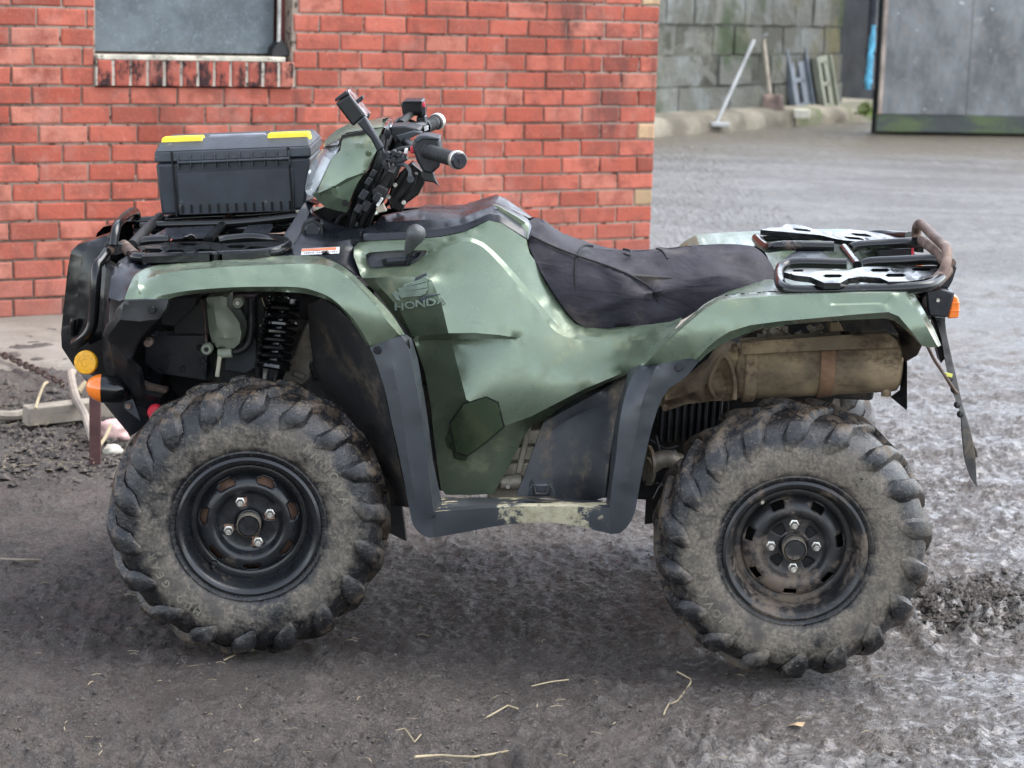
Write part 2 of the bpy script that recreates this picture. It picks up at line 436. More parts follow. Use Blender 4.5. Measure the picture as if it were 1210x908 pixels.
# boarded window
s322, zb0 = on_wall(322, 64, .10)
t = NT('window_board'); 
c = t.mix(t.ramp(t.noise(5, 6, .7, (1, 1, 1.3)), .36, .66), (.075, .09, .10), (.115, .137, .15)); c = t.mix(t.math('MULTIPLY', t.ramp(t.noise(38, 6, .75, (1, 1, 1), 1.2), .50, .70), .32), c, (.30, .34, .36))
M_BOARD = t.out(c, t.ramp(t.noise(9), .3, .7, .45, .8), 0, [(t.noise(40, 4), .3, .003)])
bo = MB().box(((WS0+s322)/2-.04, .1, (zb0+2.0)/2), (s322-WS0+.08, .018, 2.0-zb0)).build('window_board', M_BOARD, BW, bevel=.002)
M_SCREW = simple('dark_screw', (.03, .03, .03), .5, .5)
for (sx_, zz) in ((s322-.02, zb0+.025), (s322-.02, zb0+.38), (s322-.02, zb0+.75)):
    MB().lathe([(0, -.004), (.006, -.004), (.008, 0)], (sx_, .089, zz), (0, 1, 0), 10).build('screw', M_SCREW, bo)
M_STEEL = simple('galvanised_conduit', (.42, .40, .37), .5, .4, .3, 20)
s330 = on_wall(329.5, 40, .04)[0]
co_ = MB().tube([(s330, .04, SZ1+.085), (s330, .04, 2.0)], .0095, 12).build('conduit', M_STEEL, BW)
M_FRAME = simple('red_window_paint', (.11, .028, .024), .6, 0, .4, 9, .2)
MB().box(((s322+WS1)/2+.01, .105, (SZ1+2.0)/2), (WS1-s322-.02, .05, 2.0-SZ1)).build('window_frame', M_FRAME, BW, bevel=.003)
MB().prism([(s330-.04, .03, SZ1+.02), (s330+.055, .03, SZ1+.02), (s330+.05, .03, SZ1+.045), (s330+.01, .03, SZ1+.10), (s330-.03, .03, SZ1+.06)], (0, .05, 0)).build('conduit_shoe', M_SCREW, BW, bevel=.003)
# sill: bricks on edge under a painted mortar bed
SL = (WS1-WS0+.006)/12
me = []
for i in range(5):
    v, f = brick_mesh(SZ1-SZ0-.008, SL-.015, .16, 50+i); m_ = bpy.data.meshes.new('brick'); m_.from_pydata([(z_, y_, x_) for x_, y_, z_ in v], [], [q_[::-1] for q_ in f]); m_.materials.append(M_SILL); me.append(m_)
sill = MB().box(((WS0+WS1)/2, .05, (SZ0+SZ1)/2), (WS1-WS0+.002, .126, SZ1-SZ0-.012)).build('window_sill', mortar_mat('sill_mortar', (.50, .44, .36), (.70, .63, .53)), BW)
for i in range(12):
    o = link('brick', me[i % 5], sill); o.location = (WS0-.002+SL*(i+.5), -.020+rng.uniform(-.002, .002), (SZ0+SZ1)/2)
MB().box(((WS0+WS1)/2-.02, .035, SZ1+.007), (WS1-WS0-.05, .11, .022)).build('sill_capping', simple('old_white_paint', (.48, .44, .36), .8, 0, .3, 14, .4, dirt=(.12, .10, .08), dlo=.50, dhi=.62), BW, bevel=.004)

# ---- far yard: kerb, stone wall, recess, sliding door
def far(px, py, z): return at_z(px, py, z)
K0 = far(700, 168, .105); K1 = far(1042, 142, .105)
kd_ = (K1-K0).normalized(); kn = Vector((-kd_.y, kd_.x, 0))
t = NT('kerb_concrete'); t.space = 'World'
kc = t.mix(t.ramp(t.noise(1.3, 5), .35, .65), (.11, .095, .07), (.27, .245, .185)); kc = t.mix(t.ramp(t.noise(.9, 5), .52, .64), kc, (.10, .12, .05))
M_KERB = t.out(kc, .9, 0, [(t.noise(14, 6, .7), .6, .03)])
mb = MB(); n = 40; prof = [(-.02, -.05), (0, .10), (.06, .19), (.3, .215), (3.4, .24), (3.4, -.05)]
vs = [K0+kd_*((K1-K0).length*1.15*i/n)+kn*(a+.03*math.sin(i*1.7))+Vector((0, 0, h-.105*0+(.015*math.sin(i*2.9+a*9) if 0 < a < 3 else 0))) for i in range(n+1) for a, h in prof]
P_ = len(prof); fs = [(i*P_+j, i*P_+j+1, (i+1)*P_+j+1, (i+1)*P_+j) for i in range(n) for j in range(P_-1)]
o = mb.add(vs, fs).build('kerb', M_KERB, sharp=50); tag(o, kind='structure')
KZ = .21
# stone wall behind the kerb
SW0 = far(760, 146, KZ); SW1 = far(965, 133, KZ)
sdir = Vector(((SW1-SW0).x, (SW1-SW0).y, 0)).normalized(); RS = Matrix((sdir, Vector((-sdir.y, sdir.x, 0)), Vector((0, 0, 1)))).transposed()
ST = empty('stone_wall', (SW0.x, SW0.y, KZ), 'mossy grey rubble stone wall at the far side of the yard behind the shovel', 'wall'); ST.rotation_euler = RS.to_euler()
def stone_mat():
    t = NT('mossy_stone'); t.space = 'World'; oi = t.n('ShaderNodeObjectInfo').outputs['Random']
    c = t.mix(oi, (.085, .085, .068), (.165, .165, .145)); c = t.mix(t.ramp(t.noise(2.2, 5, .65), .45, .70), c, (.22, .24, .235))
    c = t.mix(t.ramp(t.noise(1.1, 4), .50, .66), c, (.15, .135, .07)); c = t.mix(t.ramp(t.noise(.75, 4), .54, .68), c, (.055, .075, .035))
    return t.out(c, .9, 0, [(t.noise(12, 6, .7), .7, .05)])
M_STONE = stone_mat(); M_DMORT = mortar_mat('dark_mortar', (.09, .09, .072), (.15, .15, .125))
WL = (SW1-SW0).length+.30
stm = []
for i in range(6):
    v, f = brick_mesh(1, 1, .5, 80+i); rr = random.Random(i)
    m_ = bpy.data.meshes.new('stone'); m_.from_pydata([(x+rr.uniform(-.012, .012)*(y < .2), y*.3+rr.uniform(-.006, .006)*(y < .2), z+rr.uniform(-.02, .02)*(y < .2)) for x, y, z in v], [], f); m_.materials.append(M_STONE); stm.append(m_)
z = 0.02; ri = 0
while z < 3.2:
    h = rng.uniform(.30, .44); x = -1.5-rng.uniform(0, .5)
    while x < WL:
        w = rng.uniform(.42, .95)
        o = link('stone', stm[rng.randrange(6)], ST); o.location = (x+w/2, rng.uniform(-.02, .02), z+h/2); o.scale = (w-rng.uniform(.012, .035), rng.uniform(.7, 1.2), h-rng.uniform(.012, .03)); o.rotation_euler = (0, rng.uniform(-.015, .015), 0)
        x += w
    z += h; ri += 1
MB().box((WL/2-.75, .268, 1.6), (WL+1.6, .5, 3.5)).build('mortar', M_DMORT, ST)
# dark recess and drainpipe right of the stones
RX = WL
M_DARK = simple('shade_black_render', (.007, .009, .012), .9, 0, .5, 1.4, .3, space='World', dirt=(.016, .02, .01), dlo=.55, dhi=.7, dscale=1.2)  # near-black, with the shade of the recess put into the colour
MB().box((RX+1.8, .75, 1.6), (3.6, .2, 3.5)).build('recess_shade_panel', M_DARK, ST)  # dark sheet standing in for the shaded recess
dp = far(1021, 131, KZ)
dpo = empty('drainpipe', (dp.x, dp.y-.3, KZ), 'dark cast iron drainpipe in the shadowed corner left of the sliding door', 'drainpipe')
M_IRON = simple('painted_iron', (.075, .08, .10), .5, .1, .3, 5)
MB().tube([(0, 0, 0.3), (0, 0, 3.0)], .062, 16).build('pipe', M_IRON, dpo)
for zz in (.75, 1.9, 2.8):
    MB().lathe([(.064, -.05), (.078, -.05), (.078, .05), (.064, .05)], (0, 0, zz), (0, 0, 1), 16).build('collar', M_IRON, dpo)
# sliding door
D0 = far(1036, 160, .11); D1 = far(1300, 164, .11); ddir = Vector(((D1-D0).x, (D1-D0).y, 0)).normalized()
RD = Matrix((ddir, Vector((-ddir.y, ddir.x, 0)), Vector((0, 0, 1)))).transposed()
DR = empty('sliding_door', (D0.x, D0.y, .11), 'big weathered grey sheeted barn door with a green algae plank at its foot', 'door'); DR.rotation_euler = RD.to_euler()
t = NT('weathered_sheet'); t.space = 'World'
c = t.mix(t.ramp(t.noise(1.5, 6, .7, (1, 1, .5)), .36, .66), (.085, .09, .093), (.20, .212, .215)); c = t.mix(t.ramp(t.noise(6, 6, .75), .50, .68), c, (.17, .16, .15)); c = t.mix(t.ramp(t.noise(2.4, 4), .62, .75), c, (.30, .315, .315))
c = t.mix(t.ramp(t.noise(14, 2), .72, .76), c, (.75, .76, .75))
M_SHEET = t.out(c, .7, 0, [(t.noise(9, 5, .7), .4, .02)])
dpz = (160-135)/99*.98
xs_ = 0.0
for k, w in enumerate((1.14, .92, 1.18, 1.1)):
    MB().box((xs_+w/2, .03+(k % 2)*.012, dpz+1.5), (w-.008, .03, 3.0)).build('door_panel', M_SHEET, DR, bevel=.006); xs_ += w
t = NT('algae_plank'); t.space = 'World'
c = t.mix(t.ramp(t.noise(1.6, 5, .6, (1, 1, 3)), .40, .62), (.045, .052, .05), (.072, .098, .042)); M_ALG = t.out(c, .8, 0, [(t.noise(16, 5), .4, .02)])
MB().box((xs_/2, .05, dpz/2+.02), (xs_, .05, dpz-.04)).build('bottom_plank', M_ALG, DR, bevel=.008)
MB().box((.02, .0, dpz+1.5), (.05, .03, 3.0)).build('edge_strip', simple('rusted_strip', (.30, .24, .20), .7, 0, .4, 4, .2, space='World', dirt=(.35, .11, .04), dlo=.5, dhi=.62, dscale=1.3), DR, bevel=.004)
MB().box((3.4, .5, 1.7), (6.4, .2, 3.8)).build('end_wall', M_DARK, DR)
# blue rag on the door edge
def rag(name, pts, r, m, label, cat, thin=.35):
    mb = MB(); mb.tube(pts, r, 9, res=5); o = mb.build(name, m)
    for v in o.data.vertices:
        v.co.x += rng.uniform(-1, 1)*max(r if not isinstance(r, list) else r)*.35; v.co.z += rng.uniform(-1, 1)*.02*0
    return tag(o, label, cat)
Yd = D0.y-.12
rag('rag', [at_y(1033, 30, Yd), at_y(1030, 55, Yd), at_y(1028, 75, Yd-.03), at_y(1026, 92, Yd), at_y(1026, 106, Yd)], [.018, .03, .035, .042, .03], simple('blue_rag', (.10, .36, .52), .9, 0, .3, 8, space='World'), 'bright blue rag hanging on the edge of the barn door', 'rag')
# weed tuft by the door
p = far(1019, 136, KZ); mb = MB()
for k in range(160):
    a = rng.uniform(0, 6.28); e = rng.uniform(0, 1.5); r = rng.uniform(.04, .15)
    c = Vector((math.cos(a)*math.cos(e)*r, math.sin(a)*math.cos(e)*r, math.sin(e)*r+.02)); u = Vector((rng.uniform(-1, 1), rng.uniform(-1, 1), rng.uniform(-1, 1))).normalized()*.035; w = u.orthogonal().normalized()*.02
    mb.add([c-u, c+w, c+u, c-w], [(0, 1, 2, 3)])
mb.tube([(0, 0, -.02), (0, 0, .08)], .008, 6)
o = mb.build('weed', simple('weed_leaf', (.16, .22, .05), .7, 0, .5, 9)); o.location = p-Vector((0, .25, 0)); tag(o, 'small yellow green weed tuft at the foot of the door', 'plant')
# leaning white pole
pb = far(846, 147, .2); pt = at_y(891, 48, pb.y+.75)
pole = empty('prop_pole', tuple(pb), 'pale metal pole leaning diagonally against the stone wall', 'pole')
M_PALE = simple('pale_paint', (.34, .345, .34), .6, 0, .2, 3)
MB().tube([(0, 0, 0), pt-pb], .021, 12).build('shaft', M_PALE, pole)
MB().box((.03, -.02, .0), (.22, .16, .05), Matrix.Rotation(.2, 3, 'Z')).build('foot', M_PALE, pole, bevel=.01)
# shovel
Ys = far(908, 139, KZ).y
sh = empty('shovel', tuple(at_y(915, 138, Ys)), 'old square mouthed shovel with pale wooden shaft standing against the stones', 'shovel'); so_ = sh.location.copy()
L = lambda px, py, dy: at_y(px, py, Ys+dy)-so_
M_WOOD = simple('bleached_wood', (.42, .36, .29), .8, 0, .3, 6)
MB().tube([L(910, 112, .12), L(906, 80, .22), L(902, 46, .33)], .024, 10, res=4).build('shaft', M_WOOD, sh)
MB().tube([L(897, 35, .36), L(900, 44, .34), L(908, 41, .34)], .022, 8).build('handle', M_PALE, sh)
vs = []; 
for i in range(6):
    for j in range(5):
        u = j/4; px = (902+(914.5-902)*0)+(i/5)*0; f = i/5
        x0, x1 = 901.5-1.0*f, 924+4.5*f
        vs.append(L(x0+(x1-x0)*u, 112+28*f, .11-.10*f+.05*(2*u-1)**2*-1))
fs = [(i*5+j, i*5+j+1, (i+1)*5+j+1, (i+1)*5+j) for i in range(5) for j in range(4)]
o = MB().add(vs, fs).build('blade', simple('rusty_steel', (.21, .15, .125), .65, .3, .3, 8, .2), sh); s_ = o.modifiers.new('solid', 'SOLIDIFY'); s_.thickness = .012
# plastic ramps / slotted blocks leaning
def slotted(name, px0, px1, py0, py1, lean, m, label, dy, slots=2):
    p = far((px0+px1)/2, py1, KZ); w = (px1-px0)/95/max(.5, sdir.x); h = (py1-py0)/95
    pp = at_y((px0+px1)/2, py1, p.y+dy-.45); e = empty(name, tuple(pp), label, 'kerb ramp', group='slotted ramps leaning on the wall')
    pts = [(-w/2, 0, 0), (w/2, 0, 0), (w/2, 0, h), (-w/2, 0, h)]
    mb = MB(); T = .05
    sw = w*.22; bars = [-w/2, -sw/2, sw/2, w/2]
    mb.box((-w*.305, 0, h/2), (w*.39, T, h)); mb.box((w*.305, 0, h/2), (w*.39, T, h))
    for a, b in ((0, .14), (.46, .54), (.88, 1)): mb.box((0, 0, h*(a+b)/2), (sw+.004, T*.98, h*(b-a)))
    for sx_ in (-1, 1): mb.box((sx_*(w/2-.02), -.045, h/2), (.04, .05, h*.998))
    for zz in (.1, .5, .9):
        for sx_ in (-.25, .25): mb.lathe([(0, -.012), (.03, -.012), (.03, 0)], (sx_*w, -T/2, h*zz), (0, 1, 0), 10)
    mb.build('slotted_plate', m, e, bevel=.006); MB().box((0, T/2+.012, h/2), (w*.98, .012, h*.98)).build('slot_shade', M_DARK, e); e.rotation_euler = (math.radians(-11), math.radians(-4), math.atan2(sdir.y, sdir.x))  # black sheet behind the plate paints in the shade of its slots
    return e
M_RG = simple('grey_plastic_blue', (.15, .175, .205), .6, 0, .25, 4)
slotted('slotted_ramp', 933, 962, 55, 133, .2, M_RG, 'bluish grey slotted plastic ramp standing behind the white block', -.02)
slotted('slotted_ramp', 946, 972, 54, 132, .2, M_RG, 'bluish grey slotted plastic ramp half hidden at the back of the others', .16)
slotted('slotted_ramp', 967, 990, 64, 132, .2, simple('grey_plastic_green', (.25, .26, .20), .7, 0, .25, 4), 'greenish grey slotted plastic ramp, rightmost and shortest of the leaning ramps', -.05)
p = far(944, 139, KZ)
o = MB().box((0, 0, .055), (.2, .14, .11)).build('block', simple('white_block', (.78, .75, .62), .8, 0, .1, 9), bevel=.012); o.location = p-Vector((0, .18, 0)); o.rotation_euler = (0, 0, .15); tag(o, 'small cream white block lying before the slotted ramps', 'block')
# ================================================================ QUAD BIKE
QM = Matrix.Translation(Q0) @ QR.to_4x4() @ Matrix.Translation(Vector((0, .6, GZ)))
Q = empty('quad_bike', (0, 0, 0), 'muddy dark green quad bike standing in the yard with racks and black covered seat', 'quad bike')
Q.matrix_world = QM
QRT = QR.transposed(); CL = QRT @ (CAM-Q0)
OFF = Vector((0, -.6, -GZ))
def P(px, py, d):
    """photo direction met with the plane d metres inside the near wheel faces -> bike coordinates"""
    r = QRT @ ray(px, py); return CL + r*((d-CL.y)/r.y) + OFF
def PZ(px, py, z):
    """same with a level plane z metres above the hubs"""
    r = QRT @ ray(px, py); return CL + r*((z-CL.z)/r.z) + OFF
def dz(px, py, z):
    r = QRT @ ray(px, py); return (CL + r*((z-CL.z)/r.z)).y
def mirror_obj(o, name=None):
    """the same part on the far side"""
    me = o.data.copy()
    for v in me.vertices: v.co.y = -v.co.y
    me.flip_normals(); c = o.copy(); c.data = me; COL.objects.link(c)
    c.location.y = -c.location.y
    return c
def dense(pts, step, closed=True):
    out = []; n = len(pts)
    for i in range(n if closed else n-1):
        a, b = pts[i], pts[(i+1) % n]; L = math.hypot(b[0]-a[0], b[1]-a[1]); k = max(1, int(L/step+.5))
        out += [tuple(a[j]+(b[j]-a[j])*q/k for j in range(3)) for q in range(k)]
    if not closed: out.append(pts[-1])
    return out
def S(*pts, res=4): return [tuple(v) for v in crom([Vector((p[0], p[1], p[2]*1000)) for p in pts], res)]
def fixd(pts): return [(p[0], p[1], p[2]/1000 if abs(p[2]) > 5 else p[2]) for p in pts]
def inside(x, y, poly):
    c = np.zeros(len(x), bool); n = len(poly)
    for i in range(n):
        x0, y0 = poly[i][:2]; x1, y1 = poly[i-1][:2]
        if y0 == y1: continue
        c ^= ((y0 > y) != (y1 > y)) & (x < (x1-x0)*(y-y0)/(y1-y0)+x0)
    return c
def panel(name, outline, m, creases=(), holes=(), step=6, rim=.02, bulge=0, parent=None, sharp=50, mirror=False, bevel=0, smooth_it=500, disp=None, soft=False, rimvec=(0, 1, 0)):
    outline = dense(fixd(outline), step); creases = [dense(fixd(c), step, False) for c in creases]; holes = [dense(fixd(h), step) for h in holes]
    vs = []; ed = []; fx = []
    def addl(pts, closed):
        b = len(vs); vs.extend(pts); k = len(pts)
        ed.extend((b+i, b+(i+1) % k) for i in range(k if closed else k-1))
    addl(outline, True)
    for h in holes: addl(h, True)
    for c in creases: addl(c, False)
    nf = len(vs); A = np.array(vs)
    xs = A[:, 0]; ys = A[:, 1]
    g = []
    yy = ys.min()+step*.5; row = 0
    while yy < ys.max():
        xx = xs.min()+(.5 if row & 1 else 0)*step
        while xx < xs.max(): g.append((xx, yy)); xx += step
        yy += step*.87; row += 1
    if g:
        g = np.array(g); ok = inside(g[:, 0], g[:, 1], outline)
        for h in holes: ok &= ~inside(g[:, 0], g[:, 1], h)
        g = g[ok]
        if len(g):
            d2 = ((g[:, None, :]-A[None, :, :2])**2).sum(-1).min(1); g = g[d2 > (step*.55)**2]
    co = [Vector((p[0], p[1])) for p in vs]+[Vector(p) for p in g]
    V, E, F, ov, oe, of = delaunay_2d_cdt(co, ed, [], 0, 1e-4)
    V = np.array([(v.x, v.y) for v in V]); F = np.array([f for f in F if len(f) == 3])
    c = V[F].mean(1); ok = inside(c[:, 0], c[:, 1], outline)
    for h in holes: ok &= ~inside(c[:, 0], c[:, 1], h)
    F = F[ok]
    def free_end(c, i):
        return min((c[i][0]-p[0])**2+(c[i][1]-p[1])**2 for p in outline) > (step*1.2)**2
    rel = set()
    k0 = len(outline)+sum(len(h) for h in holes)
    for c in creases:
        oth = [p for c2 in creases if c2 is not c for p in c2]
        jn = lambda q: any((q[0]-p[0])**2+(q[1]-p[1])**2 < .4 for p in oth)
        if len(c) > 8:
            if free_end(c, 0) and not jn(c[0]): rel |= {k0, k0+1, k0+2}
            if free_end(c, -1) and not jn(c[-1]): rel |= {k0+len(c)-1, k0+len(c)-2, k0+len(c)-3}
        k0 += len(c)
    d = np.full(len(V), np.mean(A[:, 2])); fixed = np.zeros(len(V), bool)
    for i, o in enumerate(ov):
        q = [k for k in o if k < nf]
        if q: d[i] = vs[q[0]][2]; fixed[i] = not all(k in rel for k in q)
    e = np.concatenate([F[:, [0, 1]], F[:, [1, 2]], F[:, [2, 0]]]); e = np.concatenate([e, e[:, ::-1]])
    deg = np.bincount(e[:, 0], minlength=len(V)).astype(float); deg[deg == 0] = 1
    for _ in range(smooth_it):
        s = np.bincount(e[:, 0], weights=d[e[:, 1]], minlength=len(V))/deg-bulge
        d[~fixed] += 1.0*(s[~fixed]-d[~fixed])
    if disp is not None: d = d+disp(V[:, 0], V[:, 1])*(1 if disp else 0)
    used = np.unique(F); mp = -np.ones(len(V), int); mp[used] = np.arange(len(used))
    v3 = [P(V[i, 0], V[i, 1], d[i]) for i in used]; F = mp[F]
    # orientation towards the camera (y down in the picture)
    f3 = []
    for a, b, cc in F:
        A0, B0, C0 = v3[a], v3[b], v3[cc]
        f3.append((a, b, cc) if (B0-A0).cross(C0-A0).dot(A0-(CL+OFF)) < 0 else (a, cc, b))
    if rim:
        cnt = {}
        for f in f3:
            for k in range(3): cnt[(f[k], f[(k+1) % 3])] = 1
        bd = [(a, b) for a, b in cnt if (b, a) not in cnt]
        rv = Vector(rimvec)*rim; mpb = {}
        for a, b in bd:
            for k in (a, b):
                if k not in mpb: mpb[k] = len(v3); v3.append(v3[k]+rv)
        f3 += [(b, a, mpb[a], mpb[b]) for a, b in bd]
    o = mk(name, v3, f3, m, parent or Q, sharp=sharp)
    if bevel and rim:
        at = o.data.attributes.new('bevel_weight_edge', 'FLOAT', 'EDGE'); bs = {(min(a, b), max(a, b)) for a, b in bd}
        at.data.foreach_set('value', [1.0 if (min(e_.vertices), max(e_.vertices)) in bs else 0.0 for e_ in o.data.edges])
        b_m = o.modifiers.new('bevel', 'BEVEL'); b_m.width = bevel; b_m.segments = 2; b_m.limit_method = 'WEIGHT'
    if creases and not soft:
        nb = len(outline)+sum(len(h) for h in holes); lab = {}
        k0 = nb; cid = []
        for ci, c in enumerate(creases): cid += [(ci, i) for i in range(len(c))]
        for i, oo in enumerate(ov):
            for k in oo:
                if nb <= k < nf and mp[i] >= 0: lab.setdefault(int(mp[i]), []).append(cid[k-nb])
        for e_ in o.data.edges:
            a, b = lab.get(e_.vertices[0]), lab.get(e_.vertices[1])
            if a and b and any(x[0] == y[0] and abs(x[1]-y[1]) == 1 for x in a for y in b): e_.use_edge_sharp = True
    if mirror:
        o2 = mirror_obj(o); o2.parent = o.parent
    return o
from mathutils.bvhtree import BVHTree
_bv = {}
def hit(o, px, py, out=.002):
    """point of part o under a photo position, lifted off it by out"""
    if o.name not in _bv: _bv[o.name] = BVHTree.FromPolygons([v.co for v in o.data.vertices], [tuple(p.vertices) for p in o.data.polygons])
    org = CL+OFF; p, n, i, d = _bv[o.name].ray_cast(org, (QRT @ ray(px, py)).normalized())
    if p is None: return P(px, py, .35), Vector((0, -1, 0))
    if n.dot(p-org) > 0: n = -n
    return p+n*out, n
def prism(name, pts, d0, d1, m, parent=None, bevel=.003, mirror=False, **k):
    q = [P(x, y, d0) for x, y in pts]
    o = MB().prism(q, (0, d1-d0, 0)).build(name, m, parent or Q, bevel=bevel, **k)
    if mirror: mirror_obj(o)
    return o
def tubep(name, pts, r, m, parent=None, res=5, n=10, mirror=False, closed=False):
    o = MB().tube([P(*p) for p in pts], r, n, res=res, closed=closed).build(name, m, parent or Q, sharp=50)
    if mirror: mirror_obj(o)
    return o
def boltp(parent, px, py, d, r=.007, m=None, h=.006, n=14, name='bolt'):
    c = P(px, py, d); return MB().lathe([(0, -h), (r*.8, -h), (r, -h*.5), (r, .004)], c, (0, 1, 0), n).build(name, m or M_BLACK, parent)

# materials
MUD = (.27, .215, .14)
def paint_mat(name, base, mudlo=.575, mudhi=.76):
    t = NT(name); f = t.noise(5, 4, .55)
    c = t.mix(t.ramp(f, .3, .7), tuple(v*.88 for v in base), tuple(v*1.1 for v in base))
    c = t.mix(t.math('MULTIPLY', t.ramp(t.noise(160, 3, .7), .60, .72), .25), c, tuple(min(1, v*1.8+.03) for v in base))
    d = t.math('ADD', t.math('MULTIPLY', t.noise(4.5, 6, .62), .7), t.math('MULTIPLY', t.noise(34, 5, .7), .3))
    sx = t.n('ShaderNodeSeparateXYZ'); t.l(t.co(), sx.inputs[0])
    low = t.ramp(sx.outputs[2], .25, .75, .045, -.015)
    d = t.math('ADD', d, low)
    film = t.ramp(d, mudlo-.12, mudhi-.08); cake = t.ramp(d, mudlo, mudhi-.06)
    c = t.mix(t.math('MULTIPLY', film, .34), c, (.21, .21, .12)); c = t.mix(t.math('MULTIPLY', cake, .5), c, (.37, .36, .24))
    scr = t.ramp(t.noise(11, 4, .7, (1, 1, 9), 1.5), .685, .71)
    c = t.mix(t.math('MULTIPLY', scr, .35), c, tuple(v*.35 for v in base))
    r = t.mix(film, t.mix(t.ramp(t.noise(20), .3, .7), (.24,)*3, (.33,)*3), (.60,)*3)
    t.b.inputs['Coat Roughness'].default_value = .2
    return t.out(c, r, .45, [(t.noise(300, 3, .6), .03, .001)], .5, t.mix(film, (.6,)*3, (.05,)*3))
M_GREEN = paint_mat('green_bodywork', (.135, .178, .122))
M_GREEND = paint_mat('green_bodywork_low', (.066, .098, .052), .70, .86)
M_BLACK = simple('black_plastic', (.0065, .007, .0085), .36, 0, .25, 10, .10, dirt=(.12, .10, .075), dlo=.60, dhi=.80, dscale=7)
M_GLOSS = simple('gloss_black', (.004, .0045, .005), .15, 0, .2, 10, .02, dirt=(.14, .11, .08), dlo=.64, dhi=.82, dscale=8)
M_GUARD = simple('grey_guard_plastic', (.030, .035, .041), .38, 0, .18, 6, .12, dirt=(.24, .20, .14), dlo=.62, dhi=.78, dscale=6)
M_FOOT = simple('footwell_plastic', (.050, .056, .063), .5, 0, .18, 6, .12, dirt=(.60, .53, .33), dlo=.50, dhi=.56, dscale=5.5)
M_COVER = simple('dash_plastic', (.012, .0135, .018), .30, 0, .2, 9, .08, dirt=(.16, .14, .11), dlo=.62, dhi=.82)
M_SHIELD = simple('muddy_shield', (.025, .027, .031), .5, 0, .25, 5, .15, dirt=(.17, .13, .085), dlo=.52, dhi=.70, dscale=5, dstretch=(1.6, 1, .5))
M_INNER = simple('inner_guard', (.012, .012, .013), .75, 0, .3, 6, .2, dirt=(.085, .065, .045), dlo=.48, dhi=.70, dscale=7)
M_RUB = simple('cable_rubber', (.012, .012, .013), .55, 0, .3, 20)
M_ALU = simple('dirty_aluminium', (.30, .27, .22), .5, .6, .3, 12, .3, dirt=(.20, .15, .10), dlo=.44, dhi=.62, dscale=14)
M_ZINC = simple('zinc_plate', (.60, .58, .53), .35, .8, .2, 30, .1, dirt=(.22, .18, .12), dlo=.58, dhi=.7, dscale=30)
M_RUSTB = simple('rusty_tube', (.105, .068, .052), .6, .2, .45, 22, .5, dirt=(.25, .20, .165), dlo=.50, dhi=.66, dscale=18)
M_RACK = simple('rack_paint', (.006, .0065, .007), .17, 0, .2, 10, .04, dirt=(.14, .095, .07), dlo=.58, dhi=.72, dscale=10)
M_EXH = simple('muddy_exhaust', (.205, .152, .09), .75, .1, .45, 7, 1.0, dirt=(.060, .036, .022), dlo=.47, dhi=.66, dscale=9, dstretch=(.6, 1, 1.4))
M_ORANGE = simple('orange_lens', (.85, .20, .02), .12, 0, .08, 20, coat=.5)
M_AMBER = simple('amber_reflector', (.74, .36, .01), .2, 0, .15, 160, .5, bscale=420)
M_WHITE = simple('white_plastic', (.72, .72, .70), .4, 0, .1, 9)
M_RED = simple('red_plastic', (.55, .03, .05), .35, 0, .1, 9)
M_BOTTLE = simple('milky_bottle', (.30, .33, .26), .5, 0, .2, 7, .1, dirt=(.20, .16, .10), dlo=.58, dhi=.76, dscale=16)
def seat_mat():
    t = NT('seat_cover'); f = t.noise(9, 5, .6)
    c = t.mix(t.ramp(f, .35, .7), (.014, .0125, .018), (.032, .029, .037)); c = t.mix(t.math('MULTIPLY', t.ramp(t.noise(7, 6, .65), .54, .72), .5), c, (.115, .092, .080))
    fold = t.noise(6, 3, .5, (1, 1.4, 2.6), 1.4)
    return t.out(c, .72, 0, [(t.noise(700, 2), .25, .0008), (fold, .28, .03), (t.noise(26, 3, .5, (1, 1, 2), 1.0), .06, .008)], .35)
M_SEAT = seat_mat()
def glass_mat():
    t = NT('clear_lens'); t.b.inputs['Transmission Weight'].default_value = .75; t.b.inputs['IOR'].default_value = 1.45
    return t.out((.86, .90, .93), .08, 0)
M_LENS = glass_mat()
M_CHROME = simple('reflector_chrome', (.75, .77, .8), .12, 1, .1, 20)

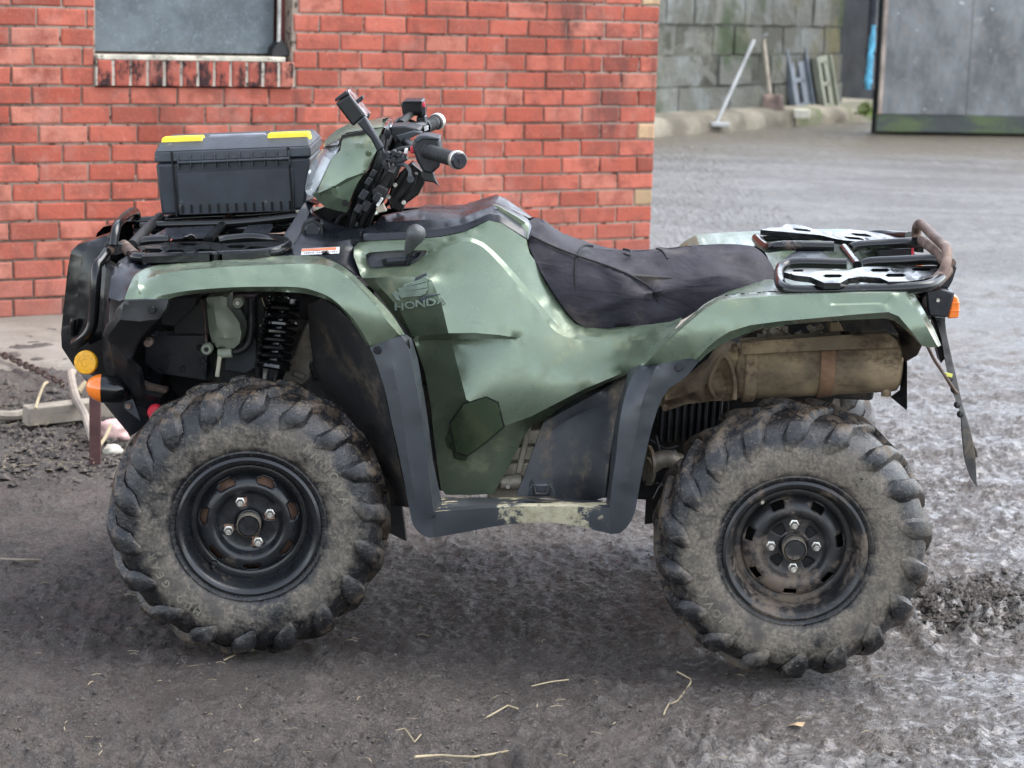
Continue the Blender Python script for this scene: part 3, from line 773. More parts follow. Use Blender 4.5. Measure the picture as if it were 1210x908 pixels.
# ---------------------------------------------------------------- wheels
def tyre_mat(name, mud=0.):
    t = NT(name); sx = t.n('ShaderNodeSeparateXYZ'); t.l(t.co(), sx.inputs[0])
    r = t.math('SQRT', t.math('ADD', t.math('MULTIPLY', sx.outputs[0], sx.outputs[0]), t.math('MULTIPLY', sx.outputs[2], sx.outputs[2])), 0)
    n1 = t.noise(5, 7, .66); n2 = t.noise(30, 6, .7); n3 = t.noise(120, 4, .7)
    rub = t.mix(t.ramp(n2, .35, .7), (.008, .008, .009), (.025, .025, .027))
    inner = t.math('MULTIPLY', t.ramp(r, .165, .20), t.ramp(r, .295, .235))
    tread = t.ramp(r, .292, .318)
    mk_ = t.math('ADD', t.math('ADD', t.math('MULTIPLY', n1, .70), t.math('MULTIPLY', n2, .30)), t.math('ADD', t.math('MULTIPLY', inner, .17), t.math('MULTIPLY', tread, .07)))
    m1 = t.ramp(mk_, .565-mud, .76-mud)
    tan = t.mix(t.ramp(n3, .22, .80), (.125, .106, .086), (.285, .245, .19)); tan = t.mix(t.ramp(n1, .50, .64), tan, (.090, .080, .070))
    c = t.mix(t.math('MULTIPLY', m1, .78), rub, tan)
    c = t.mix(t.math('MULTIPLY', t.ramp(t.math('ADD', n3, t.math('MULTIPLY', tread, .04)), .60, .72), .55), c, (.24, .185, .125))
    c = t.mix(t.math('MULTIPLY', tread, t.ramp(n2, .46, .62)), c, (.085, .062, .042))
    return t.out(c, t.mix(m1, (.27,)*3, (.85,)*3), 0, [(n3, .35, .004), (n2, .35, .008)], .45)
M_TYRE = tyre_mat('tyre_front'); M_TYRE2 = tyre_mat('tyre_rear', .05)
M_RIM = simple('black_steel_rim', (.012, .013, .015), .28, 0, .3, 12, .06, dirt=(.11, .085, .06), dlo=.60, dhi=.74, dscale=8)
M_RIM2 = simple('muddy_steel_rim', (.016, .016, .017), .4, 0, .3, 12, .2, dirt=(.135, .105, .08), dlo=.49, dhi=.62, dscale=9)
M_LET = simple('tyre_lettering', (.155, .142, .11), .75, 0, .25, 40)
M_DRUM = simple('rusty_drum', (.42, .25, .18), .8, .1, .3, 20, .3)
M_VOID = simple('void_shade_black', (.006, .006, .006), .9)
def text_mesh(ch, size):
    cu = bpy.data.curves.new('t', 'FONT'); cu.body = ch; cu.size = size; cu.extrude = .0012; cu.align_x = 'CENTER'; cu.align_y = 'CENTER'; cu.offset = .0006; cu.resolution_u = 3
    ob = bpy.data.objects.new('t', cu); COL.objects.link(ob); bpy.context.view_layer.update()
    me = bpy.data.meshes.new_from_object(ob.evaluated_get(bpy.context.evaluated_depsgraph_get())); bpy.data.objects.remove(ob); bpy.data.curves.remove(cu); return me
def arc_text(name, txt, r, a_mid, da, size, dep, m, parent, flip=False):
    mb = MB(); n = len(txt)
    for i, ch in enumerate(txt):
        if ch == ' ': continue
        a = a_mid + (da*(i-(n-1)/2) if flip else -da*(i-(n-1)/2))
        me = text_mesh(ch, size)
        rot = a-math.pi/2 if not flip else a+math.pi/2
        for v in [0]:
            vs = []
            for q in me.vertices:
                x, y, z = q.co; X_ = x*math.cos(rot)-y*math.sin(rot)+r*math.cos(a); Z_ = x*math.sin(rot)+y*math.cos(rot)+r*math.sin(a)
                vs.append((X_, dep-z, Z_))
            mb.add(vs, [tuple(p.vertices) for p in me.polygons])
        bpy.data.meshes.remove(me)
    return tag(mb.build(name, m, parent, smooth=False), kind='stuff')
def make_wheel(cx, w, R, rot, rear, mats):
    mt, mr = mats; f = Vector((cx, 0, 0))+OFF
    # rim, the near face at local y = 0
    seg = 112; k = .97 if rear else 1
    prof = [(.150, .16), (.150, .07), (.146, .05), (.150, .030), (.157, .014), (.163, .003), (.169, .000), (.174, .003), (.175, .010), (.172, .016)]
    disc = [(.147, .052), (.1285, .060), (.1275, .066), (.126, .058), (.122, .049), (.116, .042), (.110, .037), (.104, .034), (.098, .032), (.091, .031), (.086, .033), (.081, .040), (.076, .047), (.071, .050), (.064, .051), (.056, .052), (.048, .052), (.040, .052), (.030, .052)]
    rr = [p[0] for p in disc]
    def skip(i, t):
        ra = (rr[i]+rr[min(i+1, len(rr)-1)])/2
        if .101 < ra < .121:
            hw = .20*math.sqrt(max(0, 1-((ra-.111)/.0112)**2)) if not rear else .19*math.sqrt(max(0, 1-((ra-.111)/.0115)**4))*(.5+.5*(ra-.101)/.02)
            return abs(((t-rot[0]+math.pi/7) % (2*math.pi/7))-math.pi/7) < hw
        if .038 < ra < .0665:
            return abs(((t-rot[1]) % (math.pi/2))-math.pi/4) < (.27 if ra > .045 else .22)
        return False
    mb = MB().lathe(prof, (0, 0, 0), (0, 1, 0), seg)
    mb.lathe(disc, (0, 0, 0), (0, 1, 0), seg, skip)
    whl = mb.build('wheel', mr, Q, sharp=35); whl.location = f; whl.scale = (.957, 1, .957)
    s = whl.modifiers.new('solid', 'SOLIDIFY'); s.thickness = .004; s.offset = 0
    # tyre
    tb = MB()
    half = [(.166, .012), (.174, .006), (.183, .001), (.187, .002), (.189, -.001), (.20, -.006), (.222, -.011), (.245, -.0095), (.262, -.004), (.277, .006), (.290, .019), (.300, .034), (.3065, .052), (.311, .075)]
    half = [(.160+(r-.166)*(R-.337+.185)/.171, d) for r, d in half]
    prof = half+[(r, w-d) for r, d in half[::-1]]
    tb.lathe(prof, (0, 0, 0), (0, 1, 0), 144)
    R0 = half[-1][0]; nl = 18; rl = random.Random(5+rear)
    for side in (0, 1):
        for q in range(nl):
            a0 = 2*math.pi*(q+.5*side)/nl+rot[2]
            # path: angle offset, radius of the carcass, depth from the face, half width, height
            pth = [(-.20, R0+.002, w*.54, .011, .019), (-.10, R0+.001, w*.40, .013, .0215), (-.015, R0-.002, w*.22, .016, .0235), (.045, R0-.007, .030, .0185, .024), (.07, R0-.016, .012, .021, .0235), (.09, R0-.030, .0, .0215, .019), (.108, R0-.044, -.006, .019, .013), (.135, R0-.056, -.009, .012, .006), (.165, R0-.068, -.0105, .004, .0015)]
            ring = []
            for i, (da, r, dp, hw, ht) in enumerate(pth):
                j = rl.uniform(-1, 1); a = a0+da+j*.006*(rear+.4)
                hw *= rl.uniform(.88, 1.1); ht *= rl.uniform(.85, 1.05)*.68
                # outward direction: radial on the tread, turning to the face on the sidewall
                fo = max(0, min(1, (i-3)/3.2)); er, ed = math.cos(fo*1.25), -math.sin(fo*1.25)
                row = []
                for wv, hv in ((-1.35, -.25), (-.92, .8), (-.62, 1), (.62, 1), (.92, .8), (1.35, -.25)):
                    aa = a+wv*hw/r; rr_ = r+er*ht*hv; dd = dp+ed*ht*hv
                    if side: dd = w-dd
                    row.append((rr_*math.cos(aa), dd, rr_*math.sin(aa)))
                ring.append(row)
            vs = [p for row in ring for p in row]; n = len(ring)
            fs = [(i*6+k2, i*6+k2+1, (i+1)*6+k2+1, (i+1)*6+k2) for i in range(n-1) for k2 in range(5)]+[(0, 1, 2, 3, 4, 5), tuple((n-1)*6+k2 for k2 in range(5, -1, -1))]
            tb.add(vs, fs)
    ty = tb.build('tyre', mt, whl, sharp=32); ty.scale = (1/.957, 1, 1/.957)
    if not rear:
        arc_text('lettering', 'INNOVA', .232, math.radians(37), .135, .030, -.0105, M_LET, ty)
        arc_text('lettering', 'MUD GEAR', .232, math.radians(219), .105, .024, -.0105, M_LET, ty, flip=False)
    else:
        arc_text('lettering', 'INNOVA', .232, math.radians(225), .115, .026, -.0105, M_LET, ty)
        arc_text('lettering', 'MUD GEAR', .232, math.radians(35), .09, .02, -.0105, M_LET, ty)
    # hub
    hc = MB().lathe([(0, .012), (.024, .012), (.0265, .016), (.0275, .050), (.034, .052)], (0, 0, 0), (0, 1, 0), 28).build('hub_cap', mr, whl)
    MB().lathe([(.0268, .012), (.0295, .016), (.030, .034), (.0275, .038)], (0, 0, 0), (0, 1, 0), 28).build('hub_ring', M_ALU, hc)
    for i in range(4):
        a = rot[1]+i*math.pi/2; c = Vector((.055*math.cos(a), .046, .055*math.sin(a)))
        nut = MB().lathe([(.0, -.022), (.0045, -.022), (.0055, -.016), (.0075, -.016), (.0095, -.010), (.0095, 0), (.0125, .001), (.0125, .006)], c, (0, 1, 0), 6).build('wheel_nut', M_ZINC, whl, sharp=30)
    MB().lathe([(0, .0548), (.070, .0548), (.074, .070), (.12, .09), (.148, .14)], (0, 0, 0), (0, 1, 0), 40).build('brake_drum', M_DRUM if not rear else M_VOID, whl)
    va = math.radians(232 if not rear else 128); c = Vector((.138*math.cos(va), .045, .138*math.sin(va)))
    MB().lathe([(0, -.02), (.004, -.02), (.005, -.004), (.0075, -.002), (.008, .012)], c, (0, .9, -.2) if rear else (0, 1, 0), 10).build('valve', M_ALU if rear else M_RUB, whl)
    whl['label'] = ('front' if not rear else 'muddier rear')+' wheel on the near side'
    return whl
def far_copy(wh):
    def cp(o, par):
        c = o.copy(); COL.objects.link(c); c.parent = par
        for k in list(o.children): cp(k, c)
        return c
    c = cp(wh, Q); c.location = (wh.location.x, -wh.location.y, wh.location.z); c.rotation_euler = (0, 0, math.pi); 
    if 'label' in c: del c['label']
    return c
wf = make_wheel(-.636, .20, .337, (math.radians(86), math.radians(24), .06), 0, (M_TYRE, M_RIM))
wr = make_wheel(.636, .25, .331, (math.radians(92), math.radians(2), .15), 1, (M_TYRE2, M_RIM2))
fw_ = far_copy(wf); far_copy(wr); wf.rotation_euler = (0, 0, math.radians(6)); fw_.rotation_euler = (0, 0, math.radians(186))
# ---------------------------------------------------------------- bodywork, near side given in the photo's own outline at real depths
# front fender
T_ = lambda *a: a
ff = S((147, 354, .085), (153, 338, .11), (164, 321, .17), (192, 313, .25), res=4)+S((192, 313, .25), (240, 308, .27), (300, 305, .28), (362, 303, .28), (386, 307, .25), (404, 316, .2), (420, 329, .16), (445, 354, .14), (463, 374, .13), (478, 397, .12), res=4)[1:]+ \
    [(474, 396, .075), (455, 403, .07), (437, 411, .075)]+S((433, 407, .075), (420, 386, .07), (405, 367, .07), (390, 356, .07), (373, 350, .07), (350, 346, .07), (300, 344.5, .07), (250, 346, .07), (213, 350, .07), (199, 354, .075))
fc1 = fixd(S((170, 329, .12), (200, 322, .105), (250, 317, .10), (300, 314, .10), (350, 312, .10), (378, 313, .10), (397, 318, .09), (418, 334, .075), (442, 360, .065), (458, 380, .062), (472, 396, .065)))
fc2 = fixd(S((188, 350, .075), (220, 344, .058), (260, 340.5, .055), (300, 339, .055), (350, 339.5, .055), (372, 344, .055), (392, 353, .055), (412, 371, .055), (425, 388, .058), (437, 408, .065)))
panel('front_fender', ff, M_GREEN, [fc1, fc2, fixd(S((166, 325, .15), (163, 338, .09), (170, 352, .085)))], step=5, rim=.014, bulge=.0002, mirror=True, bevel=.0015, sharp=50)
# dark trim between rack and fender
panel('front_trim', [(141, 356, .12), (128, 352, .14), (133, 320, .2), (140, 309, .28), (150, 303, .33), (230, 298, .40), (335, 296, .41), (350, 303, .36), (388, 306, .32), (402, 314, .30), (424, 330, .32), (420, 330, .19), (400, 314, .21), (386, 308, .27), (362, 304.5, .29), (240, 309.5, .28), (192, 314.5, .26), (165, 322, .18), (155, 338, .12), (149, 353, .10)], M_COVER, [fixd(S((140, 311, .24), (160, 311, .30), (230, 305, .34), (325, 299, .36)))], step=7, rim=.03, mirror=True)
# front bumper cowl, near and far halves with a nose between
cow = [(84, 297, .42), (92, 289, .42), (110, 284, .43), (124, 279, .44), (129, 281, .43), (126, 300, .40), (124, 312, .38), (128, 330, .37), (126, 352, .36), (124, 390, .36), (128, 425, .36), (136, 440, .36), (140, 468, .36), (135, 470, .36), (108, 456, .37), (86, 431, .40), (73, 411, .42), (72, 394, .42), (76, 355, .42), (80, 318, .42)]
panel('front_cowl', cow, M_GLOSS, [[(97, 298, .405), (93, 330, .40), (90, 372, .395), (90, 408, .39)], [(90, 408, .39), (112, 438, .375), (138, 462, .365)], [(97, 298, .405), (112, 293, .41), (126, 290, .42)]], step=6, rim=.06, mirror=True, bevel=.003, sharp=50)
panel('cowl_side', [(126, 312, .36), (136, 318, .30), (133, 335, .26), (128, 352, .2), (148, 356, .14), (160, 380, .15), (150, 428, .18), (163, 440, .2), (168, 466, .24), (190, 470, .28), (186, 497, .30), (160, 505, .36), (140, 480, .36), (128, 455, .36), (122, 430, .35), (120, 380, .34)], M_BLACK, [[(130, 345, .22), (128, 395, .20), (134, 430, .22), (160, 468, .26)]], step=7, rim=.05, mirror=True)
mb = MB()
sec = [P(80, 318, .42), P(73, 396, .42), P(76, 415, .42), P(110, 462, .42), P(150, 480, .45)]
vs = [p for p in sec]+[Vector((p.x-.015, 0, p.z+.004)) for p in sec]+[Vector((p.x, -p.y, p.z)) for p in sec]; n = len(sec)
mb.add(vs, [(j*n+i, j*n+i+1, (j+1)*n+i+1, (j+1)*n+i) for j in range(2) for i in range(n-1)])
mb.build('nose_panel', M_BLACK, Q)
for k in range(5):
    a = P(96, 318+k*20, .43); MB().tube([(a.x-.012, a.y, a.z), (a.x-.02, -a.y, a.z)], .008, 8).build('grille_bar', M_BLACK, Q)
# bull bar: two loops and a cross tube
def bullbar():
    pts = [(126, 298, .40), (119, 308, .36), (114.5, 314, .34), (113.5, 328, .325), (112, 350, .32), (110.5, 374, .32), (107, 390, .32), (98, 401, .33), (89, 406, .36)]
    tubep('bull_bar', pts, .0135, M_GLOSS, res=5, n=14, mirror=True)
    tubep('bull_bar', [(86, 396, .39), (86, 385, .38), (87, 377, .38)], .008, M_GLOSS, mirror=True)
bullbar()
# raised hoop on the rack front: posts and a cross bar
hoop = [(134, 291, .40), (136, 275, .42), (139, 265, .46), (146, 258, .56), (152, 253, .66), (158, 250, .75), (161, 253, .79), (163, 267, .80)]
tubep('rack_hoop', hoop, .0115, M_RACK, res=5, n=14)
prism('hoop_bracket', [(122, 294), (124, 287), (135, 286), (147, 289), (146, 300), (138, 303), (130, 303)], .40, .425, M_BLACK)
boltp(Q, 130, 296.5, .40, .012, M_RUSTB)
# black flap at the fender's front end
fl = [(147, 355, .075), (170, 354, .075), (199, 354, .075), (197, 365, .07), (189, 377, .075), (178, 387, .085), (165, 401, .10), (160, 412, .115), (155, 425, .13), (147, 424, .14), (140, 414, .14), (128, 404, .13), (121, 396, .14), (125, 385, .12), (133, 377, .10), (138, 365, .085)]
panel('fender_flap', fl, M_BLACK, [fixd([(147, 356, .074), (142, 378, .075), (127, 398, .12)]), [(142, 378, .072), (165, 380, .07), (189, 377, .075)]], step=6, rim=.02, mirror=True, bevel=.002)
boltp(Q, 180, 366, .072, .0095, M_BLACK, .008)
boltp(Q, 176, 404, .2, .011, M_RUSTB, .02)
# amber reflector and orange indicator with black body
c = P(101.5, 428.5, .275)
MB().lathe([(0, -.006), (.009, -.0058), (.0095, -.0066), (.018, -.0062), (.0185, -.0068), (.0268, -.006), (.0285, -.004), (.0295, .004), (.02, .02)], c, (.12, 1, -.1), 36).build('side_reflector', M_AMBER, Q)
ind = MB().lathe([(0, -.040), (.012, -.0385), (.022, -.032), (.030, -.020), (.0345, -.008), (.035, -.002)], P(121.5, 459, .27), (1, .12, -.06), 28).build('front_indicator', M_ORANGE, Q)
MB().lathe([(.0352, -.003), (.036, .0), (.035, .03), (.030, .05), (.02, .062), (0, .066)], P(121.5, 459, .27), (1, .12, -.06), 28).build('indicator_body', M_GLOSS, ind)
# lower front: skid plates and lower arm bracket
panel('skid_plate', [(120, 474, .35), (143, 468, .3), (170, 472, .28), (176, 492, .3), (186, 500, .32), (165, 509, .34), (154, 516, .34)], M_COVER, [[(143, 468, .29), (158, 500, .32)]], step=7, rim=.5, bevel=.003)
prism('skid_bracket', [(147, 474), (157, 472), (167, 499), (146, 483)], .27, .285, M_GUARD, bevel=.002); boltp(Q, 152, 480, .268, .008, M_RUSTB)
prism('lower_link', [(160, 449), (174, 455), (197, 460), (197, 465), (186, 467), (165, 461)], .33, .36, M_RUSTB)
boltp(Q, 184, 487, .27, .02, M_RED, .012)
# inside the front wheel arch: covers, bottle, shock, liner
def flat(name, pts, d, m, rim=.03, **k): return panel(name, [(x, y, d) for x, y in pts], m, step=10, rim=rim, **k)
flat('arch_backing', [(150, 352), (440, 340), (480, 640), (400, 600), (160, 500)], .62, M_INNER)
flat('side_cover_panel', [(205, 352), (245, 352), (248, 396), (205, 396)], .47, M_BLACK, bevel=.003)
flat('side_cover_panel', [(178, 397), (246, 397), (243, 449), (186, 441), (172, 430), (172, 410)], .44, M_COVER, bevel=.005, rim=.06)
flat('side_cover_panel', [(236, 352), (300, 352), (306, 450), (232, 449), (240, 400)], .50, M_COVER, rim=.05)
flat('lower_plate', [(268, 408), (306, 400), (306, 432), (290, 441), (266, 437)], .46, M_GUARD, bevel=.003)
flat('air_duct', [(200, 352), (233, 352), (229, 364), (206, 386), (190, 384), (192, 366)], .40, M_INNER, bevel=.004, rim=.08)
for (x, y) in ((216, 436), (240, 426), (236, 411)): boltp(Q, x, y, .44, .008, M_INNER)
# coolant bottle
bt = [(244, 352, .40), (262, 350, .38), (268, 352, .38), (268, 362, .38), (274, 369, .38), (283, 382, .38), (285, 395, .38), (283, 406, .39), (276, 412, .40), (258, 413, .40), (250, 404, .40), (247, 390, .40), (245, 370, .40)]
panel('coolant_bottle', bt, M_BOTTLE, [fixd([(252, 356, .372), (256, 385, .362), (266, 403, .365)]), fixd([(250, 398, .385), (266, 400, .362), (283, 398, .382)])], step=4, rim=.10, bulge=.0008, sharp=50, bevel=.004)
MB().tube([P(258, 418, .39), P(274, 417, .39)], .012, 12).build('bottle_outlet', M_BOTTLE, Q)
MB().tube([P(260, 419, .385), P(256.5, 445, .385)], .0055, 10).build('drain_tube', simple('pale_hose', (.55, .52, .40), .5), Q)
for x, y in ((244, 413), (281, 358)):
    MB().lathe([(.006, -.004), (.012, -.004), (.0145, 0), (.0145, .02)], P(x, y, .385), (0, 1, 0), 18).build('bottle_lug', M_BOTTLE, Q)
    boltp(Q, x, y, .383, .006, M_BLACK if x < 260 else M_ZINC)
tubep('hose', [(296, 352, .42), (297, 375, .42), (296, 395, .41), (292, 408, .40), (283, 415, .40), (276, 416, .40)], .009, M_RUB)
tubep('hose', [(306, 352, .45), (307, 390, .46), (305, 450, .47)], .010, M_RUB)
tubep('brake_line', [(238, 355, .43), (242, 372, .42), (243, 395, .42), (246, 420, .42)], .003, M_RUSTB)
tubep('straw_wisp', [(309, 352, .40), (314, 368, .39), (311, 380, .39), (307, 386, .39)], .0012, simple('dry_straw', (.5, .42, .26), .8), n=5)
# shock absorber
a, b = P(336, 352, .36), P(319, 452, .30); ax = (b-a).normalized(); Lh = (b-a).length
sh_ = MB().tube([a, b], .019, 16).build('shock_absorber', M_GLOSS, Q)
mb = MB(); hel = []; u = ax.orthogonal().normalized(); w_ = ax.cross(u); NT_ = 8.0
for i in range(int(NT_*20)+1):
    t_ = i/20; f_ = .05+.75*t_/NT_; hel.append(a+ax*Lh*f_+(u*math.cos(t_*6.283)+w_*math.sin(t_*6.283))*(.036+.003*math.sin(f_*3)))
mb.tube(hel, .0072, 8); mb.build('coil_spring', M_GLOSS, sh_)
MB().lathe([(.018, 0), (.044, .0), (.044, .008), (.034, .012), (.026, .05), (.026, .09), (.04, .092), (.04, .1), (.022, .104)], a+ax*Lh*.80, ax, 24).build('spring_seat', M_GLOSS, sh_)
MB().lathe([(.0, 0), (.042, .0), (.042, .012), (.028, .018)], a+ax*Lh*.02, ax, 24).build('spring_seat', M_GLOSS, sh_)
for x, y in ((338, 354), (330, 354), (347, 357)): boltp(sh_, x, y, .34, .007, M_ZINC)
M_CASE = simple('dirty_casting', (.085, .075, .06), .7, .2, .35, 14, .4, dirt=(.16, .125, .085), dlo=.5, dhi=.68, dscale=16)
# differential / gear case behind the shock
prism('gear_case', [(346, 420), (360, 384), (369, 386), (366, 410), (372, 428), (366, 448), (356, 458), (330, 452), (335, 432)], .38, .6, M_CASE, bevel=.006)
prism('case_rib', [(347, 438), (362, 444), (359, 450), (345, 444)], .37, .40, M_CASE, bevel=.003)
tubep('steering_rod', [(366, 384, .40), (372, 400, .40), (368, 425, .39), (374, 448, .36)], .008, M_BLACK)
# inner liner of the arch
ln = [(363, 362, .34), (380, 354, .10), (400, 368, .09), (420, 388, .085), (437, 411, .08), (450, 445, .075), (460, 490, .07), (468, 530, .07), (474, 560, .08), (484, 600, .10), (462, 597, .3), (430, 560, .33), (395, 490, .35), (372, 440, .36), (366, 400, .36)]
panel('arch_liner', ln, M_INNER, step=8, rim=.02, bulge=-.0002, mirror=True)
# front axle, arms
tubep('lower_arm', [(330, 590, .16), (345, 575, .45)], .018, M_BLACK, mirror=True); tubep('drive_shaft', [(293, 615, .1), (330, 570, .6)], .016, M_RUSTB, mirror=True)

# ---------------------------------------------------------------- side bodywork
hole = [(432, 301, .405), (437, 298.5, .405), (470, 296, .405), (503, 296, .405), (504, 299, .405), (494, 308, .40), (483, 315, .395), (470, 316, .395), (437, 318, .395), (433, 313, .40)]
sc = [(418, 303, .37), (418, 293, .40), (424, 287, .42), (440, 285, .425), (479, 283, .425), (520, 280, .425), (540, 276, .425), (548, 274, .425), (562, 268, .425), (578, 260.5, .425), (593, 264, .425), (622, 283.5, .43), (623, 290, .43), (626, 300, .43), (632, 308, .43), (645, 335, .43), (660, 358, .43), (671, 373, .425), (680, 383, .42), (692, 388, .41), (720, 390, .40), (745, 388.5, .38), (770, 386, .33), (793, 383, .26), (806, 378, .22),
      (795, 392, .17), (775, 412, .14), (757, 432, .13), (748, 438, .20), (740, 443, .27), (715, 454, .33), (690, 466, .36), (665, 480, .38), (642, 498, .39), (628, 503, .39), (618, 517, .37), (604, 546, .39), (590, 572, .40), (583, 584, .40), (560, 585, .41), (527, 585, .425), (521, 578, .425), (517, 550, .425), (513, 520, .42), (509, 480, .42), (502, 440, .415), (490, 405, .40), (480, 390, .375), (463, 369, .36), (446, 348, .365), (428, 330, .355)]
sc = [p for p in sc]
R1 = [(485, 398, .365), (510, 396, .34), (530, 394, .295), (560, 393.5, .306), (590, 396, .328), (619, 400.5, .347)]               # lower edge of the knee bulge
R1b = [(488, 403, .41), (510, 402, .398), (533, 402.5, .375), (560, 401, .366), (590, 400.5, .355), (619, 401.5, .348)]           # tucked step below it
R2 = [(533, 402.5, .375), (540, 430, .352), (551, 472, .322)]
R3 = [(551, 470, .345), (575, 470.5, .35), (588, 477, .355), (597, 504, .355), (627, 494.5, .34), (680, 469, .325), (740, 443, .27)]
R3 = [(551, 472, .322), (575, 487, .325), (598, 503, .33), (628, 492, .325), (690, 460, .31), (738, 440, .265)]
R4 = [(428, 329, .352), (450, 328, .345), (485, 327, .335), (510, 331, .325), (522, 360, .305), (530, 394, .295)]
R5 = fixd(S((505, 297, .40), (545, 281.5, .405), (562, 283, .40), (580, 294, .398), (610, 325, .395), (640, 362, .39), (664, 389, .388), (690, 397, .382), (730, 399, .362), (765, 396, .325)))
R5b = fixd(S((508, 300, .398), (545, 286, .392), (562, 288, .388), (577, 298, .386), (605, 329, .384), (635, 366, .38), (658, 393, .376), (688, 402, .370), (730, 404, .348), (763, 401, .312)))
body = panel('side_bodywork', sc, M_GREEN, [R1, R1b, R2, R3, R4, R5, R5b, [(440, 330, .35), (470, 362, .335), (487, 396, .365)]], [hole], step=6, rim=.03, bulge=.00012, mirror=True, bevel=.0012, sharp=50)
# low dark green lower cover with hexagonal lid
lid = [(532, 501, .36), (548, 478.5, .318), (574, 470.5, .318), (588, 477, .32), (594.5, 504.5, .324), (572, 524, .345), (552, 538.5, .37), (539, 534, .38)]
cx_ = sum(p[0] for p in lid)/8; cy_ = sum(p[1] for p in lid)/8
panel('lid_gap_shade', [(cx_+(x-cx_)*1.055, cy_+(y-cy_)*1.055, d+.0035) for x, y, d in lid], M_VOID, step=6, rim=.01)  # black outline under the lid, the shade of its gap as colour
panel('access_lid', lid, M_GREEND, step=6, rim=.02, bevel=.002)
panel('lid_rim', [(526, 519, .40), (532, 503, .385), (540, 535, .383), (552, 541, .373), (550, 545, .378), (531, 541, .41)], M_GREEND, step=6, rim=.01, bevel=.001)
# gear lever and its recess
panel('lever_recess', [(430, 300, .425), (437, 296, .425), (505, 294, .425), (508, 300, .425), (495, 312, .42), (484, 319, .415), (436, 321, .415), (431, 314, .415)], M_BLACK, step=8, rim=.02)
panel('lever_plate', [(433.5, 303, .422), (445, 299, .422), (498, 298, .422), (495, 303, .418), (482, 313, .412), (438, 316, .41)], M_COVER, [[(440, 311, .414), (452, 306, .42), (495, 302, .42)]], step=7, rim=.01)
prism('lever_gate', [(451, 308), (456, 305.5), (457, 310), (484, 308), (484, 312.5), (453, 313.5)], .405, .41, M_VOID, bevel=.001)
gl = tubep('gear_lever', [(482, 313, .405), (483.5, 299, .39), (486, 287, .385)], .0062, M_COVER)
a = P(484.5, 291, .385); b = P(495.5, 268, .365)
MB().lathe([(.005, -.026), (.012, -.006), (.0155, .008), (.0225, .026), (.0245, .036), (.0235, .046), (.017, .055), (.009, .058), (0, .059)], a, b-a, 24).build('lever_knob', simple('worn_knob', (.055, .057, .058), .5, 0, .2, 30, .1), gl)
# maker's wing and name on the knee panel, pressed letters
M_BADGE = simple('badge_green', (.20, .25, .20), .4, .25, .2, 30)
M_BADGE2 = simple('badge_dark', (.05, .06, .07), .4, .1, .2, 30)
wing = [([(491, 328), (504, 322.5), (504.5, 326), (489, 332.5)], M_BADGE2), ([(478, 336.5), (504.5, 327.5), (505, 333), (497, 335), (474, 341)], M_BADGE), ([(470, 341.5), (504, 334.5), (505.5, 340), (471, 346.5)], M_BADGE), ([(467, 346), (505.5, 341.5), (503, 347.5), (497, 350), (474, 352.5)], M_BADGE), ([(463, 347), (468, 344), (473, 356), (468, 355)], M_BADGE),
        ([(496, 352), (502, 349.5), (511, 348.5), (521, 347.5), (512, 350.5), (503, 352.5), (504, 355.5), (515, 357), (501, 358.5), (496, 356)], M_BADGE2)]
_h = [(x, y, hit(body, x, y, 0)[0].y-OFF.y) for x in range(466, 510, 4) for y in range(334, 366, 4)]
_A = np.array([(1, x, y) for x, y, d in _h]); _c = np.linalg.lstsq(_A, np.array([d for x, y, d in _h]), rcond=None)[0]
def bp(x, y, o_): return P(x, y, _c[0]+_c[1]*x+_c[2]*y-.004-o_)
mbs = {}
for pts, m in wing:
    q = [bp(x, y, .003) for x, y in pts]; mbs.setdefault(m.name, (m, MB()))[1].prism(q, (0, .006, 0))
wo = None
for nme, (m, mb) in mbs.items(): o_ = mb.build('wing_badge', m, wo or Q, bevel=.0008); wo = wo or o_
mb = MB(); ang = math.radians(4.0)
for i, ch in enumerate('HONDA'):
    me = text_mesh(ch, .034); c = bp(472+i*12.6, 363.0-i*2.0, 0); nn = (bp(500, 340, 0)-bp(480, 340, 0)).cross(bp(480, 360, 0)-bp(480, 340, 0)).normalized(); nn = nn if nn.y < 0 else -nn
    hy = min(hit(body, 472+i*12.6+q_, 363.0-i*2.0+s_, 0)[0].y for q_ in (-5, 0, 5) for s_ in (-4, 4))-.003
    c.y = min(c.y, hy)
    ux = Vector((1, 0, math.tan(ang))); ux = (ux-nn*ux.dot(nn)).normalized(); uz = nn.cross(ux)*-1
    if uz.z < 0: uz = -uz
    mb.add([c+ux*1.05*q.co.x+uz*.70*q.co.y+nn*(q.co.z*1.6+.002) for q in me.vertices], [tuple(p.vertices) for p in me.polygons])
mb.build('badge_lettering', M_BADGE, wo, smooth=False)

